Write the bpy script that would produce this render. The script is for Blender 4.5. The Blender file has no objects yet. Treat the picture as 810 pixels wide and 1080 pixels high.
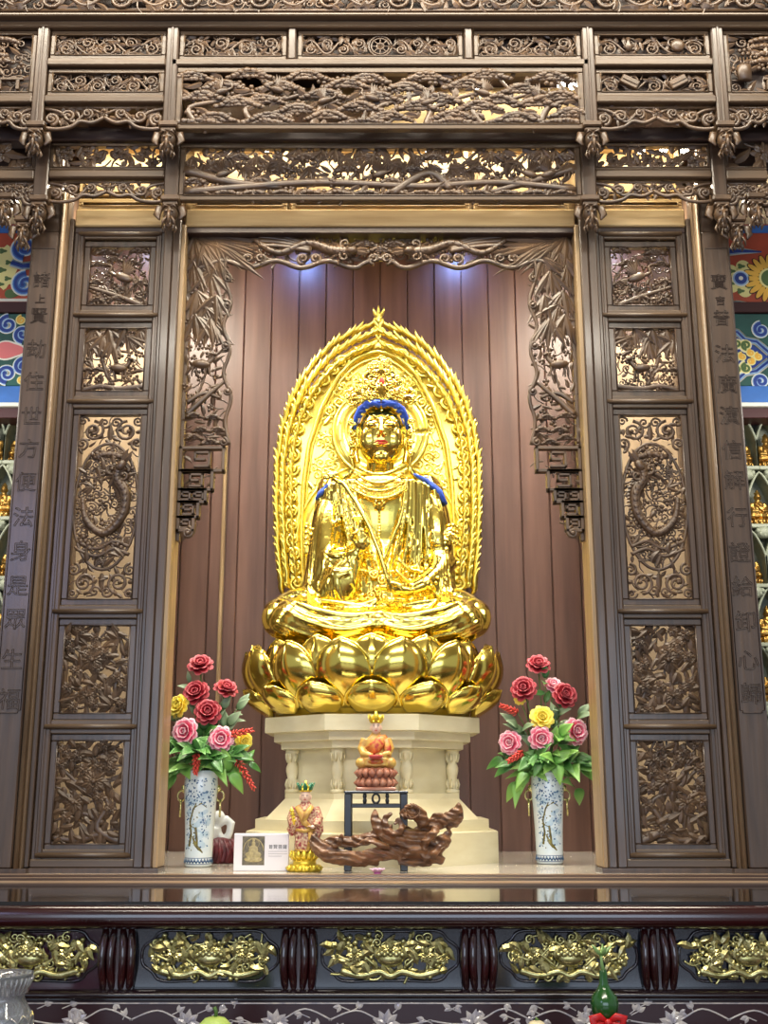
import bpy, math, random
from math import sin, cos, pi, radians, atan2, hypot, sqrt
from mathutils import Vector, Matrix, noise
R = random.Random(7)
SC = bpy.context.scene
COL = SC.collection
# ---------------------------------------------------------------- camera model used to read sizes off the photograph
F_PX, TILT, EYE = 1180.0, radians(13.8), 1.5
def P(x, y, Y):
    a = TILT + math.atan((540 - y) / F_PX); Z = Y * math.tan(a)
    d = Y * cos(TILT) + Z * sin(TILT)
    return Vector(((x - 401.0) / F_PX * d, Y, Z + EYE))
def ZY(y, Y): return P(401, y, Y).z
def FY(y, Z): return (Z - EYE) / math.tan(TILT + math.atan((540 - y) / F_PX))
# ---------------------------------------------------------------- mesh builder
class MB:
    def __init__(s): s.v = []; s.f = []; s.m = []; s.s = []; s.t = []; s.mi = 0
    def add(s, vs, fs, smooth=True, t=None):
        o = len(s.v); s.v += [tuple(p) for p in vs]
        s.t += t if t else [0.0] * len(vs)
        for f in fs: s.f.append(tuple(i + o for i in f)); s.m.append(s.mi); s.s.append(smooth)
    def box(s, a, b, bev=0.0):
        x0, x1 = sorted((a[0], b[0])); y0, y1 = sorted((a[1], b[1])); z0, z1 = sorted((a[2], b[2]))
        if bev <= 0:
            vs = [(x0,y0,z0),(x1,y0,z0),(x1,y1,z0),(x0,y1,z0),(x0,y0,z1),(x1,y0,z1),(x1,y1,z1),(x0,y1,z1)]
            s.add(vs, [(0,3,2,1),(4,5,6,7),(0,1,5,4),(1,2,6,5),(2,3,7,6),(3,0,4,7)], False); return
        b = min(bev, (x1-x0)/2.01, (y1-y0)/2.01, (z1-z0)/2.01)
        vs = []; idx = {}
        for sx in (0,1):
            for sy in (0,1):
                for sz in (0,1):
                    X=(x0,x1)[sx]; Y=(y0,y1)[sy]; Z=(z0,z1)[sz]
                    dx=b*(1-2*sx); dy=b*(1-2*sy); dz=b*(1-2*sz)
                    for k,p in enumerate(((X,Y+dy,Z+dz),(X+dx,Y,Z+dz),(X+dx,Y+dy,Z))):
                        idx[(sx,sy,sz,k)] = len(vs); vs.append(p)
        g = lambda *a: idx[a]
        fs = []
        for sx in (0,1): fs.append(tuple(g(sx,a,c,0) for a,c in ((0,0),(1,0),(1,1),(0,1))))
        for sy in (0,1): fs.append(tuple(g(a,sy,c,1) for a,c in ((0,0),(1,0),(1,1),(0,1))))
        for sz in (0,1): fs.append(tuple(g(a,c,sz,2) for a,c in ((0,0),(1,0),(1,1),(0,1))))
        for p in (0,1):
            for q in (0,1):
                fs.append((g(p,q,0,0),g(p,q,1,0),g(p,q,1,1),g(p,q,0,1)))
                fs.append((g(p,0,q,0),g(p,1,q,0),g(p,1,q,2),g(p,0,q,2)))
                fs.append((g(0,p,q,1),g(1,p,q,1),g(1,p,q,2),g(0,p,q,2)))
                for r in (0,1): fs.append((g(p,q,r,0),g(p,q,r,1),g(p,q,r,2)))
        c = Vector(((x0+x1)/2,(y0+y1)/2,(z0+z1)/2)); out = []
        for f in fs:
            A,B,C_ = (Vector(vs[i]) for i in f[:3]); n = (B-A).cross(C_-A)
            out.append(f if n.dot(A-c) > 0 else f[::-1])
        s.add(vs, out, False)
    def sweep(s, pts, rw, rh=None, n=6, up=(0,-1,0), smooth=True, cap=True, tt=None):
        """tube along pts; rw = half width across, rh = half height along 'up'"""
        k = len(pts); pts = [Vector(p) for p in pts]; up = Vector(up)
        if not hasattr(rw, '__len__'): rw = [rw]*k
        if rh is None: rh = rw
        elif not hasattr(rh, '__len__'): rh = [rh]*k
        vs = []; ts = []
        for i in range(k):
            d = pts[min(i+1,k-1)] - pts[max(i-1,0)]
            if d.length < 1e-9: d = Vector((0,0,1))
            d.normalize(); sd = d.cross(up)
            if sd.length < 1e-4: sd = d.cross(Vector((1,0,.01)))
            sd.normalize(); u2 = sd.cross(d).normalized()
            for j in range(n):
                a = 2*pi*j/n; vs.append(pts[i] + sd*(cos(a)*rw[i]) + u2*(sin(a)*rh[i]))
                ts.append(tt[i] if tt else i/(k-1))
        fs = [(i*n+j, i*n+(j+1)%n, (i+1)*n+(j+1)%n, (i+1)*n+j) for i in range(k-1) for j in range(n)]
        if cap: fs += [tuple(range(n-1,-1,-1)), tuple(range((k-1)*n, k*n))]
        s.add(vs, fs, smooth, ts)
    def ball(s, c, r, nu=8, nv=6, rot=None):
        if not hasattr(r, '__len__'): r = (r,r,r)
        c = Vector(c); vs = [Vector((0,0,-r[2]))]
        for i in range(1,nv):
            b = -pi/2 + pi*i/nv
            for j in range(nu): a = 2*pi*j/nu; vs.append(Vector((r[0]*cos(b)*cos(a), r[1]*cos(b)*sin(a), r[2]*sin(b))))
        vs.append(Vector((0,0,r[2])))
        if rot is not None: vs = [rot @ p for p in vs]
        vs = [p + c for p in vs]; L = len(vs)-1
        fs = [(0, 1+(j+1)%nu, 1+j) for j in range(nu)]
        for i in range(nv-2):
            for j in range(nu): a=1+i*nu+j; b2=1+i*nu+(j+1)%nu; fs.append((a,b2,b2+nu,a+nu))
        fs += [(L-nu+j, L-nu+(j+1)%nu, L) for j in range(nu)]
        s.add(vs, fs)
    def lathe(s, prof, c=(0,0,0), n=32, ry=1.0, cap=True, a0=0.0, smooth=True):
        vs = []; k = len(prof)
        for r, z in prof:
            for j in range(n): a = 2*pi*j/n + a0; vs.append((c[0]+r*cos(a), c[1]+r*sin(a)*ry, c[2]+z))
        fs = [(i*n+j, i*n+(j+1)%n, (i+1)*n+(j+1)%n, (i+1)*n+j) for i in range(k-1) for j in range(n)]
        if cap: fs += [tuple(range(n-1,-1,-1)), tuple(range((k-1)*n, k*n))]
        s.add(vs, fs, smooth)
    def prism(s, poly, y0, y1, smooth=False):
        """poly in (x,z), counter-clockwise seen from -Y; extruded from y0 (front) to y1"""
        n = len(poly); vs = [(x,y0,z) for x,z in poly] + [(x,y1,z) for x,z in poly]
        s.add(vs, [tuple(range(n)), tuple(range(2*n-1,n-1,-1))] + [(i,i+n,(i+1)%n+n,(i+1)%n) for i in range(n)], smooth)
    def grid(s, fn, nu, nv, th=0.0, smooth=True, tfn=None):
        """fn(u,v)->Vector for u,v in 0..1; thick shell if th>0"""
        g = [[Vector(fn(i/nu, j/nv)) for i in range(nu+1)] for j in range(nv+1)]
        vs = [p for row in g for p in row]; W = nu+1; N = len(vs)
        ts = [ (tfn(i/nu,j/nv) if tfn else j/nv) for j in range(nv+1) for i in range(nu+1)]
        fs = [(j*W+i, j*W+i+1, (j+1)*W+i+1, (j+1)*W+i) for j in range(nv) for i in range(nu)]
        if th > 0:
            nr = [Vector() for _ in vs]
            for f in fs:
                m = (vs[f[2]]-vs[f[0]]).cross(vs[f[3]]-vs[f[1]])
                if m.length > 1e-12: m.normalize()
                for i in f: nr[i] += m
            vs = vs + [p - (q.normalized() if q.length > 0 else q)*th for p,q in zip(vs,nr)]; ts = ts+ts
            fs = fs + [tuple(i+N for i in f[::-1]) for f in fs]
            per = [i for i in range(W)] + [j*W+nu for j in range(1,nv+1)] + [nv*W+i for i in range(nu-1,-1,-1)] + [j*W for j in range(nv-1,0,-1)]
            fs += [(per[k], per[k]+N, per[(k+1)%len(per)]+N, per[(k+1)%len(per)]) for k in range(len(per))]
        s.add(vs, fs, smooth, ts)
    def build(s, name, mats, parent=None, kind=None, label=None):
        me = bpy.data.meshes.new(name)
        org = Vector((0,0,0))
        if parent is not None: org = ORG[parent.name]
        me.from_pydata([(x-org.x, y-org.y, z-org.z) for x,y,z in s.v], [], s.f)
        if not isinstance(mats, (list,tuple)): mats = [mats]
        for m in mats: me.materials.append(m)
        me.polygons.foreach_set('material_index', s.m)
        me.polygons.foreach_set('use_smooth', s.s)
        if any(s.t):
            at = me.attributes.new('t', 'FLOAT', 'POINT'); at.data.foreach_set('value', s.t)
        me.update()
        o = bpy.data.objects.new(name, me); COL.objects.link(o)
        if parent is not None: o.parent = parent; ORG[o.name] = org
        else: ORG[o.name] = org
        if kind: o['kind'] = kind
        if label: o['label'] = label
        return o
ORG = {}
def tag(o, label, cat, group=None):
    o['label'] = label; o['category'] = cat
    if group: o['group'] = group
    return o
def thing(name, label, cat, loc=(0,0,0), group=None):
    o = bpy.data.objects.new(name, None); COL.objects.link(o); o.location = loc; o.empty_display_size = .05
    ORG[o.name] = Vector(loc); return tag(o, label, cat, group)
def copy_tree(o, parent=None):
    c = o.copy(); COL.objects.link(c)
    if parent is not None: c.parent = parent
    ORG[c.name] = ORG[o.name].copy()
    for ch in list(o.children): copy_tree(ch, c)
    return c
def spl(pl, n=6):
    """Catmull-Rom through tuples of any length"""
    q = [pl[0]]+list(pl)+[pl[-1]]; out = []
    for i in range(1, len(q)-2):
        for j in range(n):
            t = j/n; out.append(tuple(.5*((2*q[i][a])+(-q[i-1][a]+q[i+1][a])*t+(2*q[i-1][a]-5*q[i][a]+4*q[i+1][a]-q[i+2][a])*t*t+(-q[i-1][a]+3*q[i][a]-3*q[i+1][a]+q[i+2][a])*t**3) for a in range(len(q[i]))))
    return out+[tuple(pl[-1])]
def ssweep(mb, pts, rw, rh=None, n=24, sub=6, up=(0,-1,0)):
    k = len(pts); rw = rw if hasattr(rw,'__len__') else [rw]*k; rh = rw if rh is None else (rh if hasattr(rh,'__len__') else [rh]*k)
    o = spl([tuple(p)+(a,b) for p,a,b in zip(pts,rw,rh)], sub)
    mb.sweep([p[:3] for p in o], [max(.002,p[3]) for p in o], [max(.002,p[4]) for p in o], n, up=up)
def remesh(mb, voxel, smooth=4, it_disp=None):
    """one continuous surface from overlapping closed volumes -> a new MB"""
    me = bpy.data.meshes.new('tmp'); me.from_pydata(mb.v, [], mb.f); me.update()
    o = bpy.data.objects.new('tmp', me); COL.objects.link(o)
    m = o.modifiers.new('r', 'REMESH'); m.mode = 'VOXEL'; m.voxel_size = voxel
    if smooth: q = o.modifiers.new('s', 'SMOOTH'); q.factor = .5; q.iterations = smooth
    dg = bpy.context.evaluated_depsgraph_get(); dg.update()
    e = o.evaluated_get(dg).to_mesh()
    out = MB(); out.add([v.co.copy() for v in e.vertices], [tuple(p.vertices) for p in e.polygons])
    o.evaluated_get(dg).to_mesh_clear(); bpy.data.objects.remove(o); bpy.data.meshes.remove(me)
    if it_disp: out.v = [it_disp(Vector(p)) for p in out.v]
    return out
# ---------------------------------------------------------------- materials
def lin(c): return tuple(((x/255+.055)/1.055)**2.4 if x > 10 else x/255/12.92 for x in c) + (1,)
def mat(name, rgb, rough=.5, metal=0.0, var=0.0, scale=(8,8,8), coat=0.0, bump=0.0, bscale=60, rgb2=None, tcol=None, spec=.5, emit=None, trans=0.0, detail=4):
    m = bpy.data.materials.new(name); m.use_nodes = True; nt = m.node_tree; N = nt.nodes; L = nt.links
    b = N['Principled BSDF']; b.inputs['Roughness'].default_value = rough; b.inputs['Metallic'].default_value = metal
    b.inputs['Base Color'].default_value = lin(rgb); b.inputs['Coat Weight'].default_value = coat; b.inputs['Coat Roughness'].default_value = .12
    b.inputs['Specular IOR Level'].default_value = spec
    b.inputs['Transmission Weight'].default_value = trans
    if emit: b.inputs['Emission Color'].default_value = lin(rgb); b.inputs['Emission Strength'].default_value = emit
    tc = N.new('ShaderNodeTexCoord'); mp = N.new('ShaderNodeMapping'); mp.inputs['Scale'].default_value = scale
    L.new(tc.outputs['Object'], mp.inputs['Vector'])
    col = None
    if var or rgb2:
        n = N.new('ShaderNodeTexNoise'); n.inputs['Scale'].default_value = 1; n.inputs['Detail'].default_value = detail
        L.new(mp.outputs['Vector'], n.inputs['Vector'])
        r = N.new('ShaderNodeValToRGB'); r.color_ramp.elements[0].position = .3; r.color_ramp.elements[1].position = .7
        r.color_ramp.elements[0].color = lin(rgb2) if rgb2 else lin([c*(1-var) for c in rgb])
        r.color_ramp.elements[1].color = lin(rgb) if rgb2 else lin([min(255,c*(1+var)) for c in rgb])
        L.new(n.outputs['Fac'], r.inputs['Fac']); col = r.outputs['Color']
    if tcol:
        a = N.new('ShaderNodeAttribute'); a.attribute_name = 't'; r = N.new('ShaderNodeValToRGB'); e = r.color_ramp.elements
        e[0].position = tcol[0][0]; e[0].color = lin(tcol[0][1]); e[1].position = tcol[-1][0]; e[1].color = lin(tcol[-1][1])
        for p, c in tcol[1:-1]: q = e.new(p); q.color = lin(c)
        L.new(a.outputs['Fac'], r.inputs['Fac']); col = r.outputs['Color']
    if col: L.new(col, b.inputs['Base Color'])
    if bump:
        n2 = N.new('ShaderNodeTexNoise'); n2.inputs['Scale'].default_value = bscale; n2.inputs['Detail'].default_value = 3
        L.new(mp.outputs['Vector'] if bscale < 20 else tc.outputs['Object'], n2.inputs['Vector'])
        bp = N.new('ShaderNodeBump'); bp.inputs['Strength'].default_value = bump; bp.inputs['Distance'].default_value = .01
        L.new(n2.outputs['Fac'], bp.inputs['Height']); L.new(bp.outputs['Normal'], b.inputs['Normal'])
    return m
M = {}
M['wood']   = mat('dark brown wood', (86,67,52), .33, rgb2=(60,46,37), scale=(30,30,2.2), bump=.12, bscale=1.0, spec=.6, coat=.3)
M['woodh']  = mat('dark brown wood across', (100,80,60), .34, rgb2=(74,58,44), scale=(2.2,30,30), bump=.12, bscale=1.0, spec=.6)
M['carve']  = mat('carved brown wood', (102,78,56), .36, rgb2=(66,50,37), scale=(9,9,9), spec=.6)
M['edge']   = mat('paler wood edge', (128,106,82), .36, rgb2=(104,84,64), scale=(30,30,2.5), spec=.5)  # edge mouldings coloured paler than the boards
M['pale']   = mat('pale polished wood', (190,164,120), .4, rgb2=(160,132,90), scale=(2.5,30,30), spec=.5)
M['palev']  = mat('pale wood and painted edge light', (166,140,104), .36, rgb2=(136,110,78), scale=(30,30,2.5), spec=.5)  # pale upright wood; the tan also paints light caught by the jamb arris
M['dark']   = mat('dark wood and painted shade', (58,42,36), .5, var=.15, scale=(3,30,30))  # dark wood; also paints shade under the beam and front tier
M['groove'] = mat('painted groove shade', (54,40,33), .6)  # dark outlines stand in for shade inside engraved strokes
M['plank']  = mat('red brown planks', (116,84,70), .42, rgb2=(84,58,48), scale=(14,14,1.1), bump=.08, bscale=2.0, spec=.55, detail=8)
M['gold']   = mat('polished gold leaf', (250,226,112), .16, 1.0)
M['goldm']  = mat('gilt relief', (250,228,112), .29, 1.0)
M['goldd']  = mat('old gilt', (206,166,92), .34, .9, rgb2=(150,108,48), scale=(25,25,25))
M['goldc']  = mat('greenish gilt', (224,214,152), .27, .85, rgb2=(150,142,84), scale=(40,40,40))
M['blue']   = mat('blue pigment', (40,76,176), .5, var=.2, scale=(60,60,60))
M['red']    = mat('red pigment', (196,52,36), .45)
M['ink']    = mat('black ink', (26,22,22), .5)
M['stone']  = mat('cream stone', (232,224,190), .5, rgb2=(216,204,164), scale=(5,5,14), bump=.05, bscale=40)
M['marble'] = mat('polished marble', (206,196,176), .12, rgb2=(168,164,158), scale=(2,14,14), spec=.6, detail=6)
M['lacq']   = mat('dark red lacquer', (42,11,13), .16, coat=.6, spec=.6, var=.25, scale=(3,20,20))
M['lacqd']  = mat('near black lacquer', (30,16,22), .12, coat=.6)
M['black']  = mat('black lacquer', (26,24,26), .28)
M['mirror'] = mat('black glass', (10,10,12), .03, spec=1.0, coat=1.0)
M['brass']  = mat('bronze edging', (168,142,118), .34, .35)
M['lacqa']  = mat('dull dark red lacquer', (46,12,14), .3, coat=.05, spec=.35)
M['pearl']  = mat('mother of pearl', (224,214,202), .2, rgb2=(150,146,160), scale=(30,30,30), coat=.5)
M['glaze']  = mat('white glaze', (232,236,236), .12, coat=.5)
M['root']   = mat('brown root wood', (142,98,62), .4, rgb2=(62,38,26), scale=(16,16,40), bump=.35, bscale=30, coat=.2, detail=8)
# ---------------------------------------------------------------- carving vocabulary, drawn in an (u, v) plane; w = towards the viewer (-Y)
class Carve:
    """adds relief motifs to an MB; (u,v) are world X and Z, w is the height in front of plane Y"""
    def __init__(s, mb, Y, seed=0): s.mb = mb; s.Y = Y; s.r = random.Random(seed); s.k = 1.0
    def p(s, u, v, w=0): return (u, s.Y - w, v)
    def tube(s, pts, r0, r1=None, w=0.0, n=6, flat=.8):
        r1 = r0 if r1 is None else r1; k = len(pts)
        rr = [r0+(r1-r0)*i/(k-1) for i in range(k)]
        s.mb.sweep([s.p(q[0], q[1], w + (q[2] if len(q) > 2 else 0)) for q in pts], rr, [x*flat for x in rr], n)
    def curve(s, pts, r0, r1=None, w=0.0, sub=5, n=6):
        out = []
        q = [pts[0]] + list(pts) + [pts[-1]]
        for i in range(1, len(q)-2):
            for t in range(sub):
                t /= sub
                out.append(tuple(.5*((2*q[i][k]) + (-q[i-1][k]+q[i+1][k])*t + (2*q[i-1][k]-5*q[i][k]+4*q[i+1][k]-q[i+2][k])*t*t + (-q[i-1][k]+3*q[i][k]-3*q[i+1][k]+q[i+2][k])*t**3) for k in range(2)))
        out.append(tuple(pts[-1][:2])); s.tube(out, r0, r1, w, n); return out
    def curl(s, u, v, r, a0=0.0, turns=1.4, d=1, tr=.006, w=.004):
        n = int(10*turns)+3
        pts = [(u + r*(1-.82*i/n)*cos(a0+d*2*pi*turns*i/n), v + r*(1-.82*i/n)*sin(a0+d*2*pi*turns*i/n), .006*i/n) for i in range(n+1)]
        s.tube(pts, tr, tr*.7, w); s.mb.ball(s.p(pts[-1][0], pts[-1][1], w+.006), tr*1.3, 6, 4)
    def leaf(s, u, v, a, L, W, w=.003, h=None, bend=0.0, rise=0.0):
        h = h or W*.55; n = 5; pts = []; ww = []; hh = []
        x, y, aa = u, v, a
        for i in range(n+1):
            t = i/n; pts.append(s.p(x, y, w + rise*t)); f = max(.06, sin(pi*min(1, .12+.88*t)**.85) if t < 1 else .04)
            ww.append(W*f); hh.append(h*max(.2,f)); aa += bend/n; x += cos(aa)*L/n; y += sin(aa)*L/n
        s.mb.sweep(pts, ww, hh, 4, smooth=False)
    def rosette(s, u, v, r, n=7, w=.006):
        for ring, (q, k, o) in enumerate(((1.0,n,0), (.68,n,.5), (.38,5,.2))):
            for i in range(k):
                a = 2*pi*(i+o)/k; s.leaf(u+cos(a)*r*q*.2, v+sin(a)*r*q*.2, a, r*q*.85, r*q*.34, w+.004*ring, rise=.004)
        s.mb.ball(s.p(u, v, w+.016), r*.2, 7, 5)
    def bamboo(s, u, v, a, n, L, spread=1.5, w=.003, W=None):
        for i in range(n):
            t = (i/(n-1)-.5) if n > 1 else 0
            s.leaf(u, v, a+spread*t+s.r.uniform(-.1,.1), L*s.r.uniform(.75,1.1), W or L*.11, w+s.r.uniform(0,.014), bend=-.3*t, rise=.004)
    def pine(s, u, v, W, H, n=9, w=.004):
        n = int(n*1.5); r0 = max(.009, min(W*.12, .019))
        for row in (0,1,2):
            for i in range(n-2*row):
                t = (i+.5)/(n-2*row)-.5; r = r0*s.r.uniform(.8,1.15)
                s.mb.ball(s.p(u+W*t*(.95-.12*row), v+H*(.5-2*t*t)*(.25+.4*row)-H*.12, w+.004*row+s.r.uniform(0,.006)), (r, .006, r*.66), 7, 4, Matrix.Rotation(s.r.uniform(-.4,.4),3,'Y'))
        s.tube([(u-W*.45, v-H*.1), (u, v-H*.02), (u+W*.45, v-H*.1)], .004, .003, w)
    def crane(s, u, v, S, f=1, w=.01):
        m = s.mb
        m.ball(s.p(u,v,w+.008), (S*.26,.014,S*.12), 10, 6, Matrix.Rotation(-.35*f, 3, 'Y'))
        s.curve([(u+f*S*.2,v+S*.06),(u+f*S*.36,v+S*.16),(u+f*S*.33,v+S*.32),(u+f*S*.46,v+S*.38)], S*.05, S*.03, w+.008)
        s.leaf(u+f*S*.43,v+S*.38,0 if f>0 else pi, S*.2, S*.02, w+.008)
        for i in range(6): s.leaf(u-f*S*.02,v+S*.06,(1.5+.2*i if f>0 else pi-1.5-.2*i), S*(.52-.03*i), S*.05, w+.012-.001*i)
        for i in range(4): s.leaf(u-f*S*.2,v-S*.03,(3.3+.2*i if f>0 else -.16-.2*i), S*.3, S*.04, w)
        s.tube([(u,v-S*.1),(u-f*S*.03,v-S*.38)], S*.018, S*.015, w); s.tube([(u+f*S*.06,v-S*.1),(u+f*S*.08,v-S*.38)], S*.018, S*.015, w)
    def deer(s, u, v, S, f=1, w=.01):
        m = s.mb
        m.ball(s.p(u,v,w+.008), (S*.36,.02,S*.17), 10, 7, Matrix.Rotation(.1*f, 3, 'Y'))
        s.curve([(u+f*S*.26,v+S*.06),(u+f*S*.4,v+S*.22),(u+f*S*.42,v+S*.36)], S*.1, S*.07, w+.006)
        m.ball(s.p(u+f*S*.48,v+S*.38,w+.012), (S*.13,.012,S*.07), 8, 5, Matrix.Rotation(.35*f, 3, 'Y'))
        for k in (0,1): s.curve([(u+f*S*(.4+.05*k),v+S*.43),(u+f*S*(.32+.12*k),v+S*.55),(u+f*S*(.38+.14*k),v+S*.66)], S*.024, S*.014, w+.006)
        s.leaf(u+f*S*.38,v+S*.42,(2.6 if f>0 else .5), S*.14, S*.03, w+.008)
        for dx, bx in ((-.28,-.34),(-.2,-.12),(.2,.16),(.28,.36)):
            s.curve([(u+f*S*dx,v-S*.06),(u+f*S*(dx+bx)/2-f*S*.02,v-S*.26),(u+f*S*bx,v-S*.46)], S*.06, S*.026, w+.006)
        s.leaf(u-f*S*.34,v+S*.06,(2.5 if f>0 else .6), S*.14, S*.035, w+.006)
    def dragon(s, pts, r, w=.014, f=1):
        o = s.curve(pts, r*.35, r, w, 7, 8)
        k = len(o)
        for i in range(2, k-1, 1):
            a = atan2(o[i][1]-o[i-1][1], o[i][0]-o[i-1][0]); q = r*(.35+.65*i/k)
            s.leaf(o[i][0]-sin(a)*q*.8, o[i][1]+cos(a)*q*.8, a+pi/2+.6, q*.9, q*.3, w)
            if i % 2 == 0: s.mb.ball(s.p(o[i][0],o[i][1],w+q*.72), (q*.5,.003,q*.5), 6, 4)
        hx, hy = o[-1]; a = atan2(o[-1][1]-o[-3][1], o[-1][0]-o[-3][0])
        s.mb.ball(s.p(hx,hy,w+r*.5), (r*.95, r*.6, r*.62), 9, 6, Matrix.Rotation(-a, 3, 'Y'))
        for q in (-.5,.5): s.leaf(hx+cos(a)*r*.6, hy+sin(a)*r*.6, a+q*.9, r*2, r*.4, w+r*.5, bend=-q)
        for q in (-1,1): s.curl(hx-cos(a)*r+q*sin(a)*r, hy-sin(a)*r-q*cos(a)*r, r*.9, a+pi/2*q, 1, q, r*.22, w+r*.4)
        for q in range(5): s.leaf(hx-cos(a)*r, hy-sin(a)*r, a+pi+(q-2)*.45, r*2.6, r*.25, w+r*.3, bend=.7*(q-2)*.4)
    def lotusleaf(s, u, v, r, w=.006): s.mb.ball(s.p(u,v,w), (r,.008,r*.6), 10, 5)
    def fill(s, inside, box, n, L, W, dmin, kinds='llc', w=.0, pad=0):
        """leaves, curls and buds scattered evenly over a region"""
        pts = []; u0,v0,u1,v1 = box; u0 += pad; v0 += pad; u1 -= pad; v1 -= pad
        for _ in range(n*14):
            if len(pts) >= n: break
            u = s.r.uniform(u0,u1); v = s.r.uniform(v0,v1)
            if not inside(u,v) or any((u-a)**2+(v-b)**2 < dmin*dmin for a,b in pts): continue
            pts.append((u,v)); k = s.r.choice(kinds); a = s.r.uniform(0,2*pi)
            if k == 'l': s.leaf(u-cos(a)*L*.5, v-sin(a)*L*.5, a, L*s.r.uniform(.8,1.3), W*s.r.uniform(.8,1.2), w+s.r.uniform(0,.012), bend=s.r.uniform(-.9,.9), rise=s.r.uniform(-.004,.008))
            elif k == 'c': s.curl(u,v,L*.46,a,1.3,s.r.choice((-1,1)),W*.42,w+s.r.uniform(0,.008))
            elif k == 'b':
                for q in range(3): s.mb.ball(s.p(u+cos(a+q*2.1)*W,v+sin(a+q*2.1)*W,w+.006), (W*.9,.009,W*.9), 7, 4)
            elif k == 'f': s.rosette(u,v,L*.6,6,w+.004)
            elif k == 's': s.curve([(u-L*.7*cos(a),v-L*.7*sin(a)),(u+W*sin(a),v-W*cos(a)),(u+L*.7*cos(a),v+L*.7*sin(a))], W*.42, W*.3, w+.004)
        return pts
    def vine(s, u0, v0, u1, v1, waves, tr=.006, w=.004, extra=None):
        """horizontal running scroll filling a strip"""
        H = (v1-v0)/2; vc = (v0+v1)/2; W = u1-u0; n = waves*12
        pts = [(u0+W*i/n, vc+H*.62*sin(2*pi*waves*i/n*.5)) for i in range(n+1)]
        s.tube(pts, tr, tr, w)
        for k in range(waves):
            uc = u0+W*(k+.5)/waves; sg = 1 if k % 2 == 0 else -1
            s.curl(uc, vc-sg*H*.28, min(H*.62, W/waves*.36), pi/2*sg, 1.6, -sg, tr*.9, w+.003)
            for q in range(5):
                a = s.r.uniform(0,2*pi); s.leaf(uc+s.r.uniform(-.3,.3)*W/waves, vc+s.r.uniform(-.6,.6)*H, a, H*.62, H*.17, w+s.r.uniform(-.004,.008), bend=s.r.uniform(-1,1))
            s.leaf(uc, vc+sg*H*.75, 0, W/waves*.3, H*.16, w, bend=-.6*sg); s.leaf(uc, vc+sg*H*.75, pi, W/waves*.3, H*.16, w, bend=.6*sg)
def rim(mb, x0, z0, x1, z1, Y, bw, d, rc=.012):
    """rectangular moulded frame: outer x0..x1, inner opening inset by bw, small corner fillets"""
    mb.box((x0,Y,z0),(x1,Y+d,z0+bw),.004); mb.box((x0,Y,z1-bw),(x1,Y+d,z1),.004)
    mb.box((x0,Y,z0+bw),(x0+bw,Y+d,z1-bw),.004); mb.box((x1-bw,Y,z0+bw),(x1,Y+d,z1-bw),.004)
    for cx, sx in ((x0+bw,1),(x1-bw,-1)):
        for cz, sz in ((z0+bw,1),(z1-bw,-1)):
            pl = [(cx,cz),(cx+sx*rc,cz),(cx,cz+sz*rc)]
            if sx*sz < 0: pl = pl[::-1]
            mb.prism(pl, Y+.002, Y+d)
    r = .0035; a,b,c,e = x0+bw-.001, z0+bw-.001, x1-bw+.001, z1-bw+.001
    for q0, q1 in (((a,b),(c,b)),((a,e),(c,e)),((a,b),(a,e)),((c,b),(c,e))):
        mb.sweep([(q0[0],Y-.001,q0[1]),(q1[0],Y-.001,q1[1])], r, r, 6)
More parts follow.
